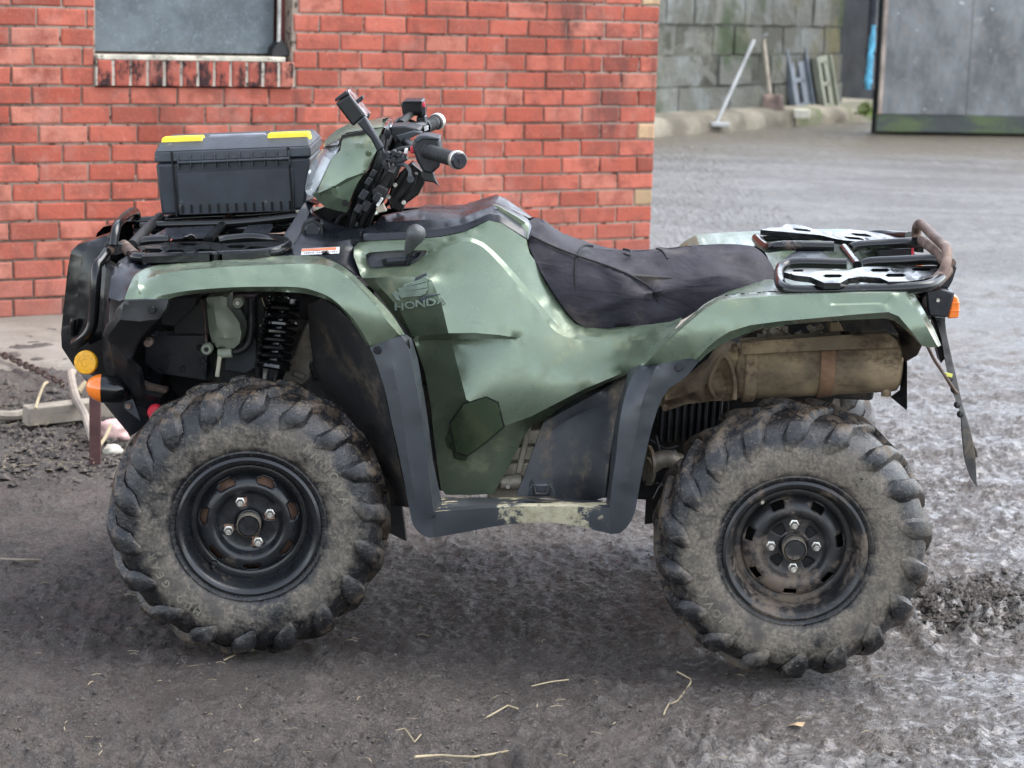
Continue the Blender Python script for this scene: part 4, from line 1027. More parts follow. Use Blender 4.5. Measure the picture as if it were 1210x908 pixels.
# ---------------------------------------------------------------- top covers
up = [(330, 300, .40), (326, 296, .40), (335, 278, .47), (345, 263, .52), (354, 248, .56), (359, 240, .58), (367, 236.5, .6), (378, 240, .6), (370, 243, .58), (366, 249, .565), (368, 253, .56), (382, 260, .53), (396, 267, .5), (405, 270.5, .48), (418, 272, .47), (428, 271.5, .465), (429, 284, .43), (418, 292, .42), (418, 301, .40), (424, 316, .385), (427, 329, .37), (410, 322, .33), (396, 311, .33), (386, 306, .33), (362, 302, .36), (345, 303, .36)]
shroud = panel('steering_shroud', up, M_COVER, [fixd([(348, 290, .425), (358, 268, .50), (366, 250, .555)]), [(348, 290, .42), (385, 288, .40), (428, 281, .42)], [(348, 290, .42), (345, 302, .365)]], step=6, rim=.03, bevel=.002, sharp=28, mirror=True)
c = hit(shroud, 369.5, 275, .006)[0]
cap = MB().lathe([(.020, -.004), (.026, -.004), (.0275, 0), (.0275, .03)], c, (-.05, 1, .02), 32).build('lamp_boss', M_BLACK, Q)
MB().lathe([(0, -.007), (.016, -.007), (.019, -.004), (.0195, .004)], c, (-.05, 1, .02), 28).build('cap', M_COVER, cap)
hd = lambda x, y, o_: (x, y, (hit(shroud, x, y, 0)[0]-OFF).y-o_)
lx_ = [356.5+i*4.5 for i in range(11)]
lab = panel('warning_label', [hd(x, 294.3-(x-356.5)*.051, .004) for x in lx_]+[hd(x-.8, 301.6-(x-356.5)*.044, .004) for x in lx_[::-1]], M_WHITE, step=5, rim=.003)
panel('label_band', [hd(x, 294.5-(x-356.5)*.051, .0065) for x in lx_[:-1]]+[hd(x, 297-(x-356.5)*.046, .0065) for x in lx_[:-1][::-1]], simple('label_orange', (.72, .22, .10), .5, 0, .1, 30), parent=lab, step=5, rim=.001)
mb = MB()
for k in range(16):
    if k in (5, 10): continue
    q = P(*hd(360+k*2.5, 299.2-k*.10, .0065)); mb.box(q, (.0032, .001, .0022*(1+.4*(k % 3))))
mb.build('label_print', simple('label_ink', (.25, .2, .2), .6), lab, smooth=False)
tk = [(428, 272, .465), (440, 266.5, .49), (451, 256, .52), (470, 252, .55), (500, 247, .58), (540, 246, .6), (558, 245, .6), (572, 240, .6), (582, 238, .6), (600, 247, .58), (625, 262, .56), (628, 268, .52), (624, 283, .43), (593, 263.5, .424), (578, 260, .424), (562, 267, .424), (548, 273.5, .424), (520, 279.5, .424), (479, 282.5, .424), (440, 284.5, .424), (429, 285, .424)]
panel('tank_cover', tk, M_COVER, [[(430, 276, .435), (475, 274.5, .432), (520, 271, .432), (545, 266, .432), (562, 260, .432), (578, 253, .432), (592, 255, .435), (622, 274, .45)], [(451, 263, .475), (490, 260.5, .475), (545, 257.5, .475), (565, 250, .48), (583, 243.5, .49), (600, 252, .50), (625, 266, .52)]], step=5, rim=.02, bevel=.0015, sharp=50, mirror=True)
panel('tank_trim', [(583, 242, .478), (590, 244.5, .478), (612, 257, .478), (625, 266, .478), (624, 281, .43), (619, 280, .44), (614, 266, .478), (598, 256, .478)], M_GREEN, step=5, rim=.01, bevel=.001)

# ---------------------------------------------------------------- seat
st = S((624, 284, .47), (622, 270, .52), (627, 260, .58), (636, 258, .6), (648, 266, .6), (662, 276, .6), (680, 287, .6), (700, 293, .6), (730, 296, .6), (770, 295, .6), (810, 291, .6), (850, 289, .6), (882, 290, .6), (896, 295, .58), (908, 307, .54), (916, 322, .50), (918, 334, .47), res=3)+[(918, 343, .42)]+S((918, 343, .42), (880, 346, .42), (850, 351, .42), (832, 361, .42), (812, 375, .42), (795, 382, .42), (765, 387, .42), (730, 389, .42), (700, 388, .42), (686, 384, .42), (674, 374, .42), (660, 355, .42), (644, 330, .42), (632, 307, .43), (625, 292, .45), res=3)[1:]
st = fixd(st)
w1 = fixd(S((628, 280, .465), (655, 293, .455), (690, 306, .45), (725, 318, .445), (755, 332, .44), (772, 346, .435), (783, 372, .428)))
def seatdisp(x, y):
    w = .0035*np.sin((x*.05+y*.11)+2*np.sin(x*.021))*sstep(700, 760, x)+.003*np.sin(x*.16-y*.09+1.5*np.sin(y*.07))*sstep(690, 720, x)*sstep(840, 780, x)
    cx_ = sstep(5, 0, np.abs((y-350)-(-.42)*(x-720)-0))*sstep(770, 700, x)*sstep(690, 700, x)
    return w-.004*np.exp(-(((x-715)/60)**2+((y-360+(x-715)*.35)/5)**2))
panel('seat', st, M_SEAT, [w1, fixd(S((640, 268, .53), (675, 291, .535), (720, 303, .54), (780, 303, .535), (850, 299, .53), (890, 305, .51), (908, 322, .48))), fixd(S((640, 320, .428), (690, 345, .415), (740, 350, .41), (800, 340, .412), (850, 325, .425), (905, 333, .46)))], step=6, rim=0, bulge=.00035, sharp=70, mirror=True, disp=seatdisp, soft=True)
M_SEAM = simple('seam_thread', (.010, .010, .012), .8)
tubep('seat_piping', [(628, 279, .462), (655, 292, .452), (690, 305, .446), (725, 317, .44), (755, 331, .435), (772, 345, .43), (783, 372, .42)], .0028, M_SEAM)
tubep('seat_seam', [(681, 303, .45), (679, 325, .425), (680, 350, .417), (678, 370, .42)], .0022, M_SEAM)
tubep('seat_tie', [(683, 302, .448), (686, 294, .49), (692, 290, .53), (700, 291, .56)], .0035, M_SEAM)
tubep('seat_tie', [(738, 300, .53), (744, 302, .52), (745, 297, .55), (737, 294.5, .58)], .003, M_SEAM)
tubep('seat_tie', [(776, 294, .58), (783, 297, .56), (789, 306, .52)], .0025, M_SEAM)
prism('seat_base', [(640, 345), (690, 386), (770, 380), (840, 352), (915, 342), (915, 335), (660, 320)], .44, .76, M_INNER)

# ---------------------------------------------------------------- rear fender
rf = [(757, 432, .125), (766, 421, .125), (785, 401, .14), (800, 389, .16), (815, 376, .19), (832, 361, .23), (846, 353, .25), (860, 349.5, .26), (890, 347, .27), (918, 345, .28), (960, 343.5, .28), (1010, 343, .28), (1050, 342.5, .28), (1074, 343, .26), (1080, 347, .22), (1094, 371, .17), (1104, 389, .145), (1112, 408, .13), (1109, 410, .085), (1097, 411, .08), (1088, 408, .08), (1078, 397, .085), (1066, 386, .085), (1056, 379, .085), (1045, 376.5, .085), (1010, 378, .085), (975, 380, .085), (930, 384, .085), (900, 389, .085), (880, 395, .085), (862, 402, .085), (846, 411, .085), (835, 419, .085), (827, 427, .088), (814, 424, .078), (785, 429, .085), (765, 433, .11)]
c1 = [(762, 431, .085), (785, 407, .075), (812, 383, .075), (835, 364, .08), (849, 356, .08), (870, 353, .085), (920, 349.5, .09), (975, 347, .09), (1050, 346, .09), (1069, 346.5, .09), (1083, 366, .075), (1095, 386, .07), (1107, 408, .075)]
c2 = [(822, 425, .07), (836, 411, .065), (849, 400, .062), (862, 392, .06), (886, 384.5, .06), (920, 380, .06), (970, 375.5, .06), (1020, 371, .06), (1050, 369, .06), (1062, 374, .06), (1075, 389, .06), (1088, 406, .07)]
gr = [(973, 351.5, .088), (981, 361.5, .074), (1046, 359.5, .074), (1058, 348.5, .088)]
panel('rear_fender', rf, M_GREEN, [c1, c2, gr, [(975, 350, .084), (984, 359, .080), (1044, 357.5, .080), (1055, 347.5, .084)]], step=5, rim=.014, bulge=.00015, mirror=True, bevel=.0015, sharp=50)
panel('fender_top', [(846, 352, .26), (918, 343, .29), (1074, 341, .27), (1079, 339, .40), (1060, 322, .58), (925, 322, .58), (905, 326, .5), (860, 345, .42)], M_GREEN, step=12, rim=.0, mirror=True)
# seat-side far fender rising behind the seat (mirrored rear_fender stands there)
# ---------------------------------------------------------------- mud guards and foot well
g1 = fixd(S((437, 411, .075), (442, 422, .07), (450, 445, .065), (457, 470, .06), (464, 505, .055), (470, 530, .055), (477, 565, .055), (483, 598, .055), (488, 620, .055), (497, 631, .056), (507, 636, .06)))+[(513, 635, .065), (514, 605, .065), (519, 599, .12), (522, 596, .15), (517, 575, .145), (511, 545, .14), (506, 505, .14), (500, 465, .135), (493, 425, .13), (486, 402, .125), (480, 397.5, .12), (474, 396.5, .075), (455, 403, .07)]
panel('front_mud_guard', g1, M_GUARD, [fixd(S((474, 397, .07), (482, 412, .065), (487, 432, .06), (493, 462, .055), (499, 500, .052), (504, 540, .052), (509, 580, .052), (513, 610, .055))), fixd([(460, 415, .062), (472, 470, .054), (482, 540, .05), (492, 600, .05)])], step=6, rim=.016, mirror=True, bevel=.0018, sharp=50)
boltp(Q, 446, 414, .07, .0095, M_COVER); prism('guard_slot', [(481, 402), (483, 402), (485, 412), (483, 413)], .075, .09, M_VOID, bevel=0)
fb = [(513, 605, .062), (560, 601.5, .058), (609, 599, .055), (660, 599, .055), (721, 601, .06), (721, 631, .065), (700, 626, .065), (680, 621, .065), (655, 618, .065), (630, 617.5, .065), (600, 620, .065), (575, 624, .065), (545, 630, .065), (513, 635.5, .065)]
ft = panel('foot_well', fb, M_FOOT, step=6, rim=.03, mirror=True, bevel=.002, sharp=30, bulge=.0002)
def foot_mat():
    t = NT('muddy_footwell'); sx = t.n('ShaderNodeSeparateXYZ'); t.l(t.co(), sx.inputs[0])
    x0 = P(575, 610, .06).x; x1 = P(715, 610, .06).x
    band = t.math('MULTIPLY', t.ramp(sx.outputs[0], x0-.05, x0+.06), t.ramp(sx.outputs[0], x1+.03, x1-.06))
    d = t.math('ADD', t.math('ADD', t.math('MULTIPLY', t.noise(9, 6, .62), .7), t.math('MULTIPLY', t.noise(60, 4, .7), .3)), t.math('MULTIPLY', band, .19))
    k = t.ramp(d, .635, .70)
    c = t.mix(k, t.mix(t.ramp(t.noise(6), .3, .7), (.028, .032, .038), (.042, .048, .055)), t.mix(t.ramp(t.noise(40, 5, .7), .35, .65), (.26, .23, .15), (.40, .37, .26)))
    return t.out(c, t.mix(k, (.4,)*3, (.85,)*3), 0, [(k, .25, .002), (t.noise(80), .1, .002)])
ft.data.materials[0] = foot_mat()
tr = [(514, 604.5, .064), (560, 601, .06), (609, 598.5, .057), (660, 598.5, .057), (721, 600.5, .062), (722, 594, .2), (705, 590.5, .30), (640, 590, .32), (620, 588, .32), (560, 588, .32), (524, 587.5, .32), (515, 590, .25)]
panel('foot_tread', tr, M_FOOT, step=6, rim=.02, mirror=True, rimvec=(0, .2, -1), bulge=-.0001)
mb = MB()
for r_ in range(9):
    for k in range(30):
        d_ = .10+.022*r_; x_ = 522+(k+.5*(r_ & 1))*4.1
        if x_ > 612: continue
        q = P(x_, 603-7*(d_-.064)/.1*.62, d_); mb.lathe([(0, .004), (.0035, .003), (.0045, -.002)], q, (0, 0, 1), 6)
mb.build('tread_stud', M_GUARD, Q); Q.children[-1]['kind'] = 'stuff'
pg = prism('foot_peg', [(625, 577), (629, 573), (651, 573), (655, 578), (657, 587), (624, 587)], .16, .22, M_GUARD)
prism('peg_hook', [(629, 572), (632, 572), (634, 583), (645, 583), (648, 572), (651, 572), (650, 587), (630, 587)], .14, .16, M_BLACK, pg, bevel=.002)
ls = [(610, 586, .31), (618, 566, .325), (630, 533, .335), (642, 500, .345), (665, 487, .345), (690, 473, .34), (715, 460, .33), (742, 446, .30), (736, 465, .29), (731, 480, .28), (726, 505, .27), (722, 530, .26), (718, 560, .25), (715, 588, .24), (700, 592, .28), (660, 590, .31)]
panel('leg_shield', ls, M_SHIELD, [fixd(S((640, 520, .34), (665, 500, .35), (700, 482, .345), (730, 470, .30)))], step=7, rim=.02, mirror=True, bulge=-.0001)
g2 = [(744, 436.5, .19), (757, 432.5, .12), (785, 429, .085), (814, 424, .075), (826, 427, .08), (818, 437, .08), (810, 446, .08), (800, 453, .08), (790, 460, .08), (783, 470, .078), (777, 484, .075), (771, 503, .07), (767, 519, .07), (760, 552, .065), (754, 585, .062), (751, 603, .06), (746, 616, .06), (740, 624, .06), (733, 630, .062), (721, 631.5, .065), (720, 602, .06), (716, 596, .20), (720, 570, .22), (723, 530, .24), (727, 500, .25), (732, 480, .26), (738, 455, .26)]
panel('rear_mud_guard', g2, M_GUARD, [fixd(S((752, 436, .13), (745, 450, .11), (738, 470, .08), (732, 500, .065), (728, 540, .06), (723, 575, .058), (721, 600, .06))), fixd([(775, 434, .075), (760, 470, .06), (748, 530, .055), (738, 590, .052)])], step=6, rim=.016, mirror=True, bevel=.0018, sharp=50)
boltp(Q, 802, 434.5, .07, .0095, M_COVER)
# engine seen between bodywork and shield
eng = MB()
for (x0, y0, x1, y1, d_) in ((585, 585, 640, 500, .47),): eng.prism([P(x, y, .47) for x, y in ((575, 590), (600, 500), (650, 490), (640, 590))], (0, .28, 0))
M_CAST = simple('engine_casting', (.36, .325, .26), .55, .3, .25, 14, .3, dirt=(.17, .135, .09), dlo=.52, dhi=.68, dscale=18)
eng.build('engine_block', M_CAST, Q, bevel=.005)
for k in range(3):
    y = 510+k*19; prism('engine_fin', [(606-k*5, y), (640-k*3, y-1), (639-k*3, y+15), (603-k*5, y+16)], .455, .48, M_CAST, bevel=.004)
prism('engine_rib', [(621, 505), (628, 505), (616, 560), (609, 560)], .44, .47, M_CAST, bevel=.003)
MB().tube([P(592, 570, .43), P(616, 570, .43)], .018, 16).build('engine_pipe', M_CAST, Q)
boltp(Q, 600, 575, .41, .006, M_ZINC)

# dark core so nothing shows through: frame, gearbox, airbox
mb = MB()
def cbox(x0, x1, y0, y1, z0, z1): mb.box(((x0+x1)/2, (y0+y1)/2, (z0+z1)/2-GZ), (x1-x0, y1-y0, z1-z0))
cbox(-.42, .50, -.13, .13, -.02, .25); cbox(-.80, -.42, -.12, .12, .0, .38); cbox(-.30, .15, -.10, .10, .25, .46); cbox(.2, .86, -.12, .12, .26, .38); cbox(.45, .72, -.10, .10, -.08, .1)
mb.build('frame', M_INNER, Q, bevel=.01)
# ---------------------------------------------------------------- exhaust and rear end
a, b = P(868, 438, .33), P(1063, 428, .33); ax = (b-a).normalized(); Lx = (b-a).length
ex = MB().lathe([(0, 0), (.062, 0), (.070, .010), (.0715, .02), (.0715, .03), (.0715, Lx*.55), (.073, Lx*.555), (.073, Lx*.62), (.0715, Lx*.625), (.0715, Lx-.02), (.069, Lx-.006), (.060, Lx), (.02, Lx), (0, Lx)], a, ax, 40).build('exhaust_silencer', M_EXH, Q, sharp=30)
MB().lathe([(.075, .018), (.079, .022), (.079, .045), (.075, .05)], a, ax, 40).build('silencer_band', M_EXH, ex)
MB().lathe([(.0745, Lx*.50), (.0765, Lx*.505), (.0765, Lx*.585), (.0745, Lx*.59)], a, ax, 40).build('silencer_band', simple('rust_band', (.17, .095, .052), .8, .1, .3, 20, .3), ex)
flat('heat_shield', [(876, 405), (930, 401), (1000, 396), (1050, 394.5), (1060, 402), (1062, 411), (1000, 413), (930, 416), (877, 419)], .252, M_EXH, rim=.05, bevel=.004)
panel('exhaust_cone', [(780, 481, .36), (790, 470, .34), (806, 455, .33), (822, 445, .33), (838, 432, .33), (848, 418, .32), (857, 412, .31), (866, 410, .30), (872, 412, .28), (873, 470, .28), (862, 474, .30), (842, 474, .31), (830, 476, .31), (810, 478, .33), (790, 485, .35)], M_EXH, [fixd(S((786, 474, .32), (820, 463, .28), (836, 452, .275), (850, 428, .275), (862, 414, .27))), fixd(S((830, 474, .30), (838, 452, .285), (852, 440, .30), (862, 472, .30)))], step=6, rim=.08, bulge=.0004, bevel=.003)
tubep('shield_strap', [(845, 470, .29), (838, 452, .27), (850, 424, .265), (860, 424, .265), (868, 450, .265), (868, 472, .27)], .006, M_EXH)
boltp(Q, 786, 482, .33, .009, M_EXH); boltp(Q, 868, 410, .25, .008, M_EXH)
MB().tube([P(1047, 458, .30), P(1047, 468, .30)], .012, 12).build('drain_boss', M_EXH, ex)
# wiring cluster above the silencer, ribbed boot, axle tube
mb = MB()
for k in range(46):
    x = rng.uniform(896, 975); y = rng.uniform(386, 402)
    mb.box(P(x, y, rng.uniform(.36, .42)), (rng.uniform(.006, .02),)*3, Matrix.Rotation(rng.uniform(0, 3), 3, 'Y'))
mb.build('mud_clods', M_ALU, Q); Q.children[-1]['kind'] = 'stuff'
prism('bracket', [(980, 381), (992, 381), (999, 396), (982, 397)], .34, .4, M_EXH)
mb = MB()
for k in range(9):
    q = P(782+k*8.5, 495, .42); mb.box(q, (.010, .05, .11))
mb.build('ribbed_case', M_BLACK, Q, bevel=.003); flat('case_backing', [(775, 478), (860, 474), (860, 515), (780, 517)], .45, M_BLACK)
flat('rear_arch_backing', [(762, 640-20), (770, 480), (830, 428), (900, 386), (1050, 374), (1064, 396), (1056, 458), (985, 472), (940, 590)], .62, M_INNER)
tubep('axle_tube', [(768, 550, .32), (800, 545, .36), (880, 600, .62)], .022, M_ALU)
MB().lathe([(.0, -.004), (.05, -.004), (.05, .004), (0, .004)], P(766, 550, .34), (1, .3, 0), 24).build('brake_disc', M_ALU, Q)
tubep('rear_axle', [(936, 640, .15), (905, 590, .6)], .03, M_BLACK, mirror=True)
for pts in ([(768, 520, .36), (785, 530, .36), (800, 527, .38)], [(775, 515, .36), (782, 540, .35), (795, 538, .36)], [(762, 570, .34), (778, 572, .36), (795, 580, .4)], [(770, 590, .3), (778, 575, .34), (790, 560, .36)]): tubep('brake_hose', pts, .004, M_RUB)
boltp(Q, 796, 536, .35, .009, M_ZINC, .02); boltp(Q, 786, 541, .35, .008, M_ALU, .02)
# rear fender inner flap (black) and hanging mud flap
panel('inner_flap', [(1050, 378, .18), (1062, 376, .13), (1090, 408, .12), (1084, 420, .2), (1070, 428, .24), (1066, 420, .26), (1062, 395, .3)], M_BLACK, step=8, rim=.02, mirror=True)
panel('inner_flap', [(1066, 420, .30), (1072, 428, .26), (1072, 482, .26), (1071, 485, .26), (1053, 470, .3), (1064, 462, .3)], M_BLACK, step=8, rim=.01, mirror=True)
sus = [(1096, 346, .30), (1080, 345, .30), (1092, 365, .3), (1100, 374, .3), (1105, 380, .3)]
prism('tail_bracket', [(1078, 345), (1096, 342), (1100, 378), (1104, 382), (1104, 400), (1112, 430), (1117, 424), (1118, 386), (1112, 378)], .36, .42, M_BLACK)
M_RFLAP = simple('rubber_flap', (.009, .009, .009), .75, 0, .3, 12, .3, dirt=(.065, .05, .032), dlo=.50, dhi=.66, dscale=9)
mf = fixd(S((1105, 376, .33), (1112, 400, .32), (1117, 430, .31), (1126, 465, .30), (1135, 490, .30), (1137, 515, .30), (1140, 545, .31), (1147, 565, .32), (1154, 575, .33), res=2))+fixd(S((1154, 562, .335), (1152, 535, .335), (1147, 510, .33), (1139, 485, .33), (1132, 455, .33), (1124, 420, .335), (1118, 392, .34), (1117, 376, .34), res=2))
fo_ = panel('mud_flap', mf, M_RFLAP, step=5, rim=.05, rimvec=(.12, 1, .0), bevel=.002)
prism('flap_tab', [(1151, 526), (1155, 534), (1156, 541), (1151, 541)], .36, .42, M_RFLAP)
ch = tubep('flap_stay', [(1096, 409, .20), (1104, 425, .22), (1114, 440, .25), (1124, 456, .28), (1131, 465, .30)], .0042, M_RUSTB)
for (x, y) in ((1122, 448), (1127, 461), (1131, 479), (1134.5, 490)): MB().lathe([(0, -.009), (.007, -.004), (.009, .002), (.005, .008), (0, .01)], P(x, y, .305), (.3, 1, .2), 9).build('mud_lump', M_RFLAP, fo_)
MB().box(P(1120, 443, .26), (.022, .004, .008), Matrix.Rotation(.2, 3, 'Y')).build('cable_tie', simple('yellow_tie', (.62, .60, .12), .5), ch)
# tail light
hl = prism('tail_light_housing', [(1094, 343), (1111, 341), (1129, 346), (1121, 374), (1119, 376), (1098, 374), (1096, 366)], .26, .36, M_COVER, bevel=.005, mirror=True)
ol = prism('tail_lens', [(1126, 350), (1132, 351), (1134, 360), (1133, 376), (1120, 377), (1122, 368)], .27, .355, M_ORANGE, bevel=.004, mirror=True)
for y in (358, 367): prism('lens_rib', [(1121, y), (1134.3, y), (1134.3, y+1.2), (1121, y+1.2)], .268, .3, M_ORANGE, ol, bevel=.0005)
boltp(hl, 1108, 355, .258, .005, M_ZINC)
flat('tail_panel', [(1050, 342), (1096, 340), (1100, 378), (1070, 380)], .50, M_BLACK, rim=.2)
# far tail light parts seen through the rack
prism('battery_box', [(1037, 295), (1080, 294), (1082, 306), (1040, 307)], .74, .86, M_BLACK); prism('box_strap', [(1077, 293), (1080, 293), (1080, 306), (1077, 306)], .735, .745, M_RED, bevel=.001)

# ---------------------------------------------------------------- rear rack
ZR = .598
def RP(px, py, z=ZR): return PZ(px, py, z)
RK = MB()
on, inn = .18, .46
def rr_(px, py, d): return P(px, py, d)
n_o = [(1000, 312, .46), (945, 311, .46), (927, 314, .45), (921, 322, .40), (922, 335, .25), (928, 341, .20), (945, 344, .18), (1010, 343, .18), (1070, 341, .18), (1096, 338, .19), (1108, 332, .24), (1116, 322, .31)]
ra = MB().tube([P(*p) for p in n_o], .0135, 14, res=5).build('rear_rack', M_RACK, Q)
mirror_obj(ra).name = 'rear_rack'
tubep('rack_rail', [(1021, 313, .47), (1030, 310.5, .465), (1060, 309, .46), (1100, 307, .46), (1116, 309, .44)], .0135, M_RACK, ra, n=14); mirror_obj(ra.children[0])
# cross bar between inner rails, end bars
A_ = P(1013, 314, .46); B_ = Vector((A_.x, -A_.y, A_.z))
MB().tube([A_, B_], .0115, 14).build('cross_bar', M_RACK, ra)
# stamped plates with cut-outs
pz = P(1000, 326, .31).z+.012+GZ
def plate():
    def q(px, py): return (px, py, dz(px, py, pz))
    out = [q(*t_) for t_ in ((926, 321.5), (1000, 320.5), (1012, 317), (1022, 315.5), (1113, 314), (1107, 326), (1092, 330), (1076, 332.5), (1050, 333), (1040, 328.5), (1018, 327), (1003, 329), (993, 334.5), (974, 334.5), (958, 327.5), (940, 325.5))]
    hs = []
    for cx_, cy_, w_, h_ in ((984, 326.2, 12, 1.8), (1040, 319.5, 12, 1.9), (1058, 325.5, 12.5, 2.0), (1089, 318.5, 12, 1.8)):
        hs.append([q(cx_-w_, cy_), q(cx_-w_*.7, cy_-h_), q(cx_+w_*.7, cy_-h_), q(cx_+w_, cy_), q(cx_+w_*.7, cy_+h_), q(cx_-w_*.7, cy_+h_)])
    o = panel('rack_plate', out, M_RACK, [], hs, step=5, rim=.014, parent=ra, rimvec=(0, 0, -1), smooth_it=0 or 200); mirror_obj(o)
plate()
# rusty upright hoop at the tail
hp = [(1122, 320, .30), (1113, 326, .27), (1118, 312, .29), (1119, 296, .33), (1114, 289, .40), (1103, 279, .55), (1092, 268, .70), (1086, 265, .74), (1083, 271, .80), (1083, 281, .82)]
tubep('tail_hoop', hp[1:], .0125, M_RUSTB, ra, n=14)
tubep('tail_rail', [(1124, 312, .30), (1117, 310, .34), (1108, 299, .5), (1097, 290, .64), (1084, 282, .80)], .0135, M_RUSTB, ra, n=14)
tubep('tail_sleeve', [(1104, 335, .235), (1112, 327, .275), (1119, 319, .30)], .0165, M_RUSTB, ra, n=14)
prism('rack_foot', [(1112, 340), (1116, 327), (1124, 322), (1127, 312), (1131, 316), (1126, 332), (1121, 341)], .30, .34, M_COVER)
prism('rack_strut', [(960, 344), (975, 344), (970, 358), (958, 358)], .35, .40, M_BLACK, mirror=True); prism('rack_strut', [(1060, 342), (1080, 341), (1090, 352), (1070, 352)], .33, .38, M_BLACK, mirror=True)
# far bracket under rack, white cap (battery lid) seen through the opening
panel('fuel_cover', [(928, 311, .62), (936, 304, .66), (946, 299, .7), (972, 299, .7), (984, 309, .66), (984, 314, .6), (930, 315, .6)], M_GUARD, [[(936, 308, .64), (950, 301, .66), (958, 308, .62)]], step=5, rim=.05, bevel=.002)

# ---------------------------------------------------------------- front rack
fo = [(200, 284, .50), (175, 285, .50), (160, 288, .48), (154, 295, .41), (157, 302, .33), (166, 305, .30), (200, 304.5, .30), (250, 303, .30), (300, 300.5, .30), (325, 297.5, .31), (338, 291.5, .36), (337, 286, .43), (318, 283, .50), (296, 281, .52), (270, 283, .51), (258, 285, .5)]
fr_ = MB().tube([P(*p) for p in fo], .0125, 14, res=5).build('front_rack', M_RACK, Q); mirror_obj(fr_)
tubep('rack_rail', [(166, 268, .68), (200, 266, .68), (258, 264.5, .68), (275, 264, .68), (310, 261, .68), (352, 256, .68)], .011, M_RACK, fr_, n=12)
tubep('rack_rail', [(156, 290, .44), (165, 280, .52), (178, 267, .66), (189, 257, .78)], .0135, M_RUB, fr_, n=12)
tubep('cross_bar', [(246, 284, .49), (258, 272, .62), (272, 258, .78)], .0125, M_RACK, fr_, n=12)
tubep('rack_rail', [(160, 262, .78), (230, 257, .80), (300, 254, .80), (350, 249, .80)], .011, M_RACK, fr_, n=12)
tubep('rack_sleeve', [(146, 290, .43), (152, 296, .39), (160, 303, .32)], .0145, M_RUSTB, fr_, n=12)
fz = P(240, 294, .40).z+.008+GZ
slope = (P(330, 290, .4).z-P(170, 295, .4).z)/(P(330, 290, .4).x-P(170, 295, .4).x)
def fq(px, py):
    d = .4
    for _ in range(4):
        x = P(px, py, d).x; d = dz(px, py, fz+slope*(x-P(240, 294, .4).x))
    return (px, py, d)
def fplate(out, hs, name='rack_plate'):
    holes = [[fq(cx_-w_, cy_+s_), fq(cx_-w_*.6, cy_-h_), fq(cx_+w_*.6, cy_-h_), fq(cx_+w_, cy_-s_*.3), fq(cx_+w_*.6, cy_+h_), fq(cx_-w_*.6, cy_+h_)] for cx_, cy_, w_, h_, s_ in hs]
    o = panel(name, [fq(*q) for q in out], M_RACK, [], holes, step=5, rim=.016, parent=fr_, rimvec=(0, 0, -1), smooth_it=200); mirror_obj(o)
fplate([(162, 291), (200, 286.5), (240, 285.5), (262, 288), (300, 286), (335, 285.5), (334, 291), (318, 296), (300, 299), (250, 301), (200, 302.5), (168, 303.5)], [(180, 296.5, 13, 2.6, .5), (223, 288.8, 11, 1.6, .2), (207, 297, 11, 2.0, .4), (279, 291.5, 12, 1.8, .2), (304, 293.5, 14, 2.2, .6), (243, 296.5, 12, 2.2, .3)])
o = panel('rack_panel', [(180, 279, .54), (195, 271, .60), (250, 268, .62), (256, 271, .60), (240, 282, .52), (200, 283, .52)], M_COVER, [[(215, 281, .52), (230, 270, .61)]], step=6, rim=.02, parent=fr_)
panel('rack_panel', [(284, 279, .54), (292, 268, .62), (320, 266, .63), (322, 270, .60), (316, 279, .55)], M_COVER, [[(305, 279, .55), (318, 268, .62)]], step=6, rim=.02, parent=fr_)
flat('rack_floor', [(150, 304), (165, 284), (190, 262), (350, 255), (340, 290), (330, 300)], .62, M_INNER, rim=0) if False else None
mb = MB(); z0 = min(P(240, 300, .3).z, P(160, 303, .3).z)-.03
fp = [P(150, 303, .3), P(330, 297, .3), P(345, 286, .42)]; vs = [(fp[0].x+.02, -.31, z0-.005), (fp[2].x+.06, -.31, fp[2].z-.05), (fp[2].x+.06, .31, fp[2].z-.05), (fp[0].x+.02, .31, z0-.005)]
mb.prism(vs, (0, 0, -.02)); mb.build('rack_floor', M_INNER, Q)

# ---------------------------------------------------------------- headlight pod and bars
def pod_pts(l, d): return [(x, y, d) for x, y in l]
pod = [(375, 226, .45), (368.5, 230, .47), (377, 239, .46), (385, 245.5, .46), (398, 249, .46), (410, 251.5, .46), (413, 239, .43), (418, 226, .42), (424, 214, .41), (434, 201, .41), (440, 188, .41), (445, 178, .41), (443.5, 173, .42), (452, 151, .46), (440, 152, .49), (425, 155, .49), (408, 157.5, .49), (404, 167, .46), (402, 178, .44), (393, 186, .44), (384, 205, .44)]
hp_ = panel('headlight_pod', pod, M_GREEN, [[(377, 228, .43), (395, 220, .41), (410, 211, .40), (430, 204, .40)], [(377, 228, .445), (400, 234, .425), (412, 239, .43)], [(401, 181, .432), (420, 175, .42), (443, 173.5, .415)], [(404, 176, .44), (420, 170, .43), (439, 166, .44)], [(384, 221, .436), (402, 220, .418), (428, 206, .406)]], step=4, rim=.08, bulge=.0003, sharp=20, bevel=.0015, mirror=True)
boltp(hp_, 435.5, 181.5, .412, .0075, M_GREEND); boltp(hp_, 407.5, 240.5, .425, .008, M_VOID, .003)
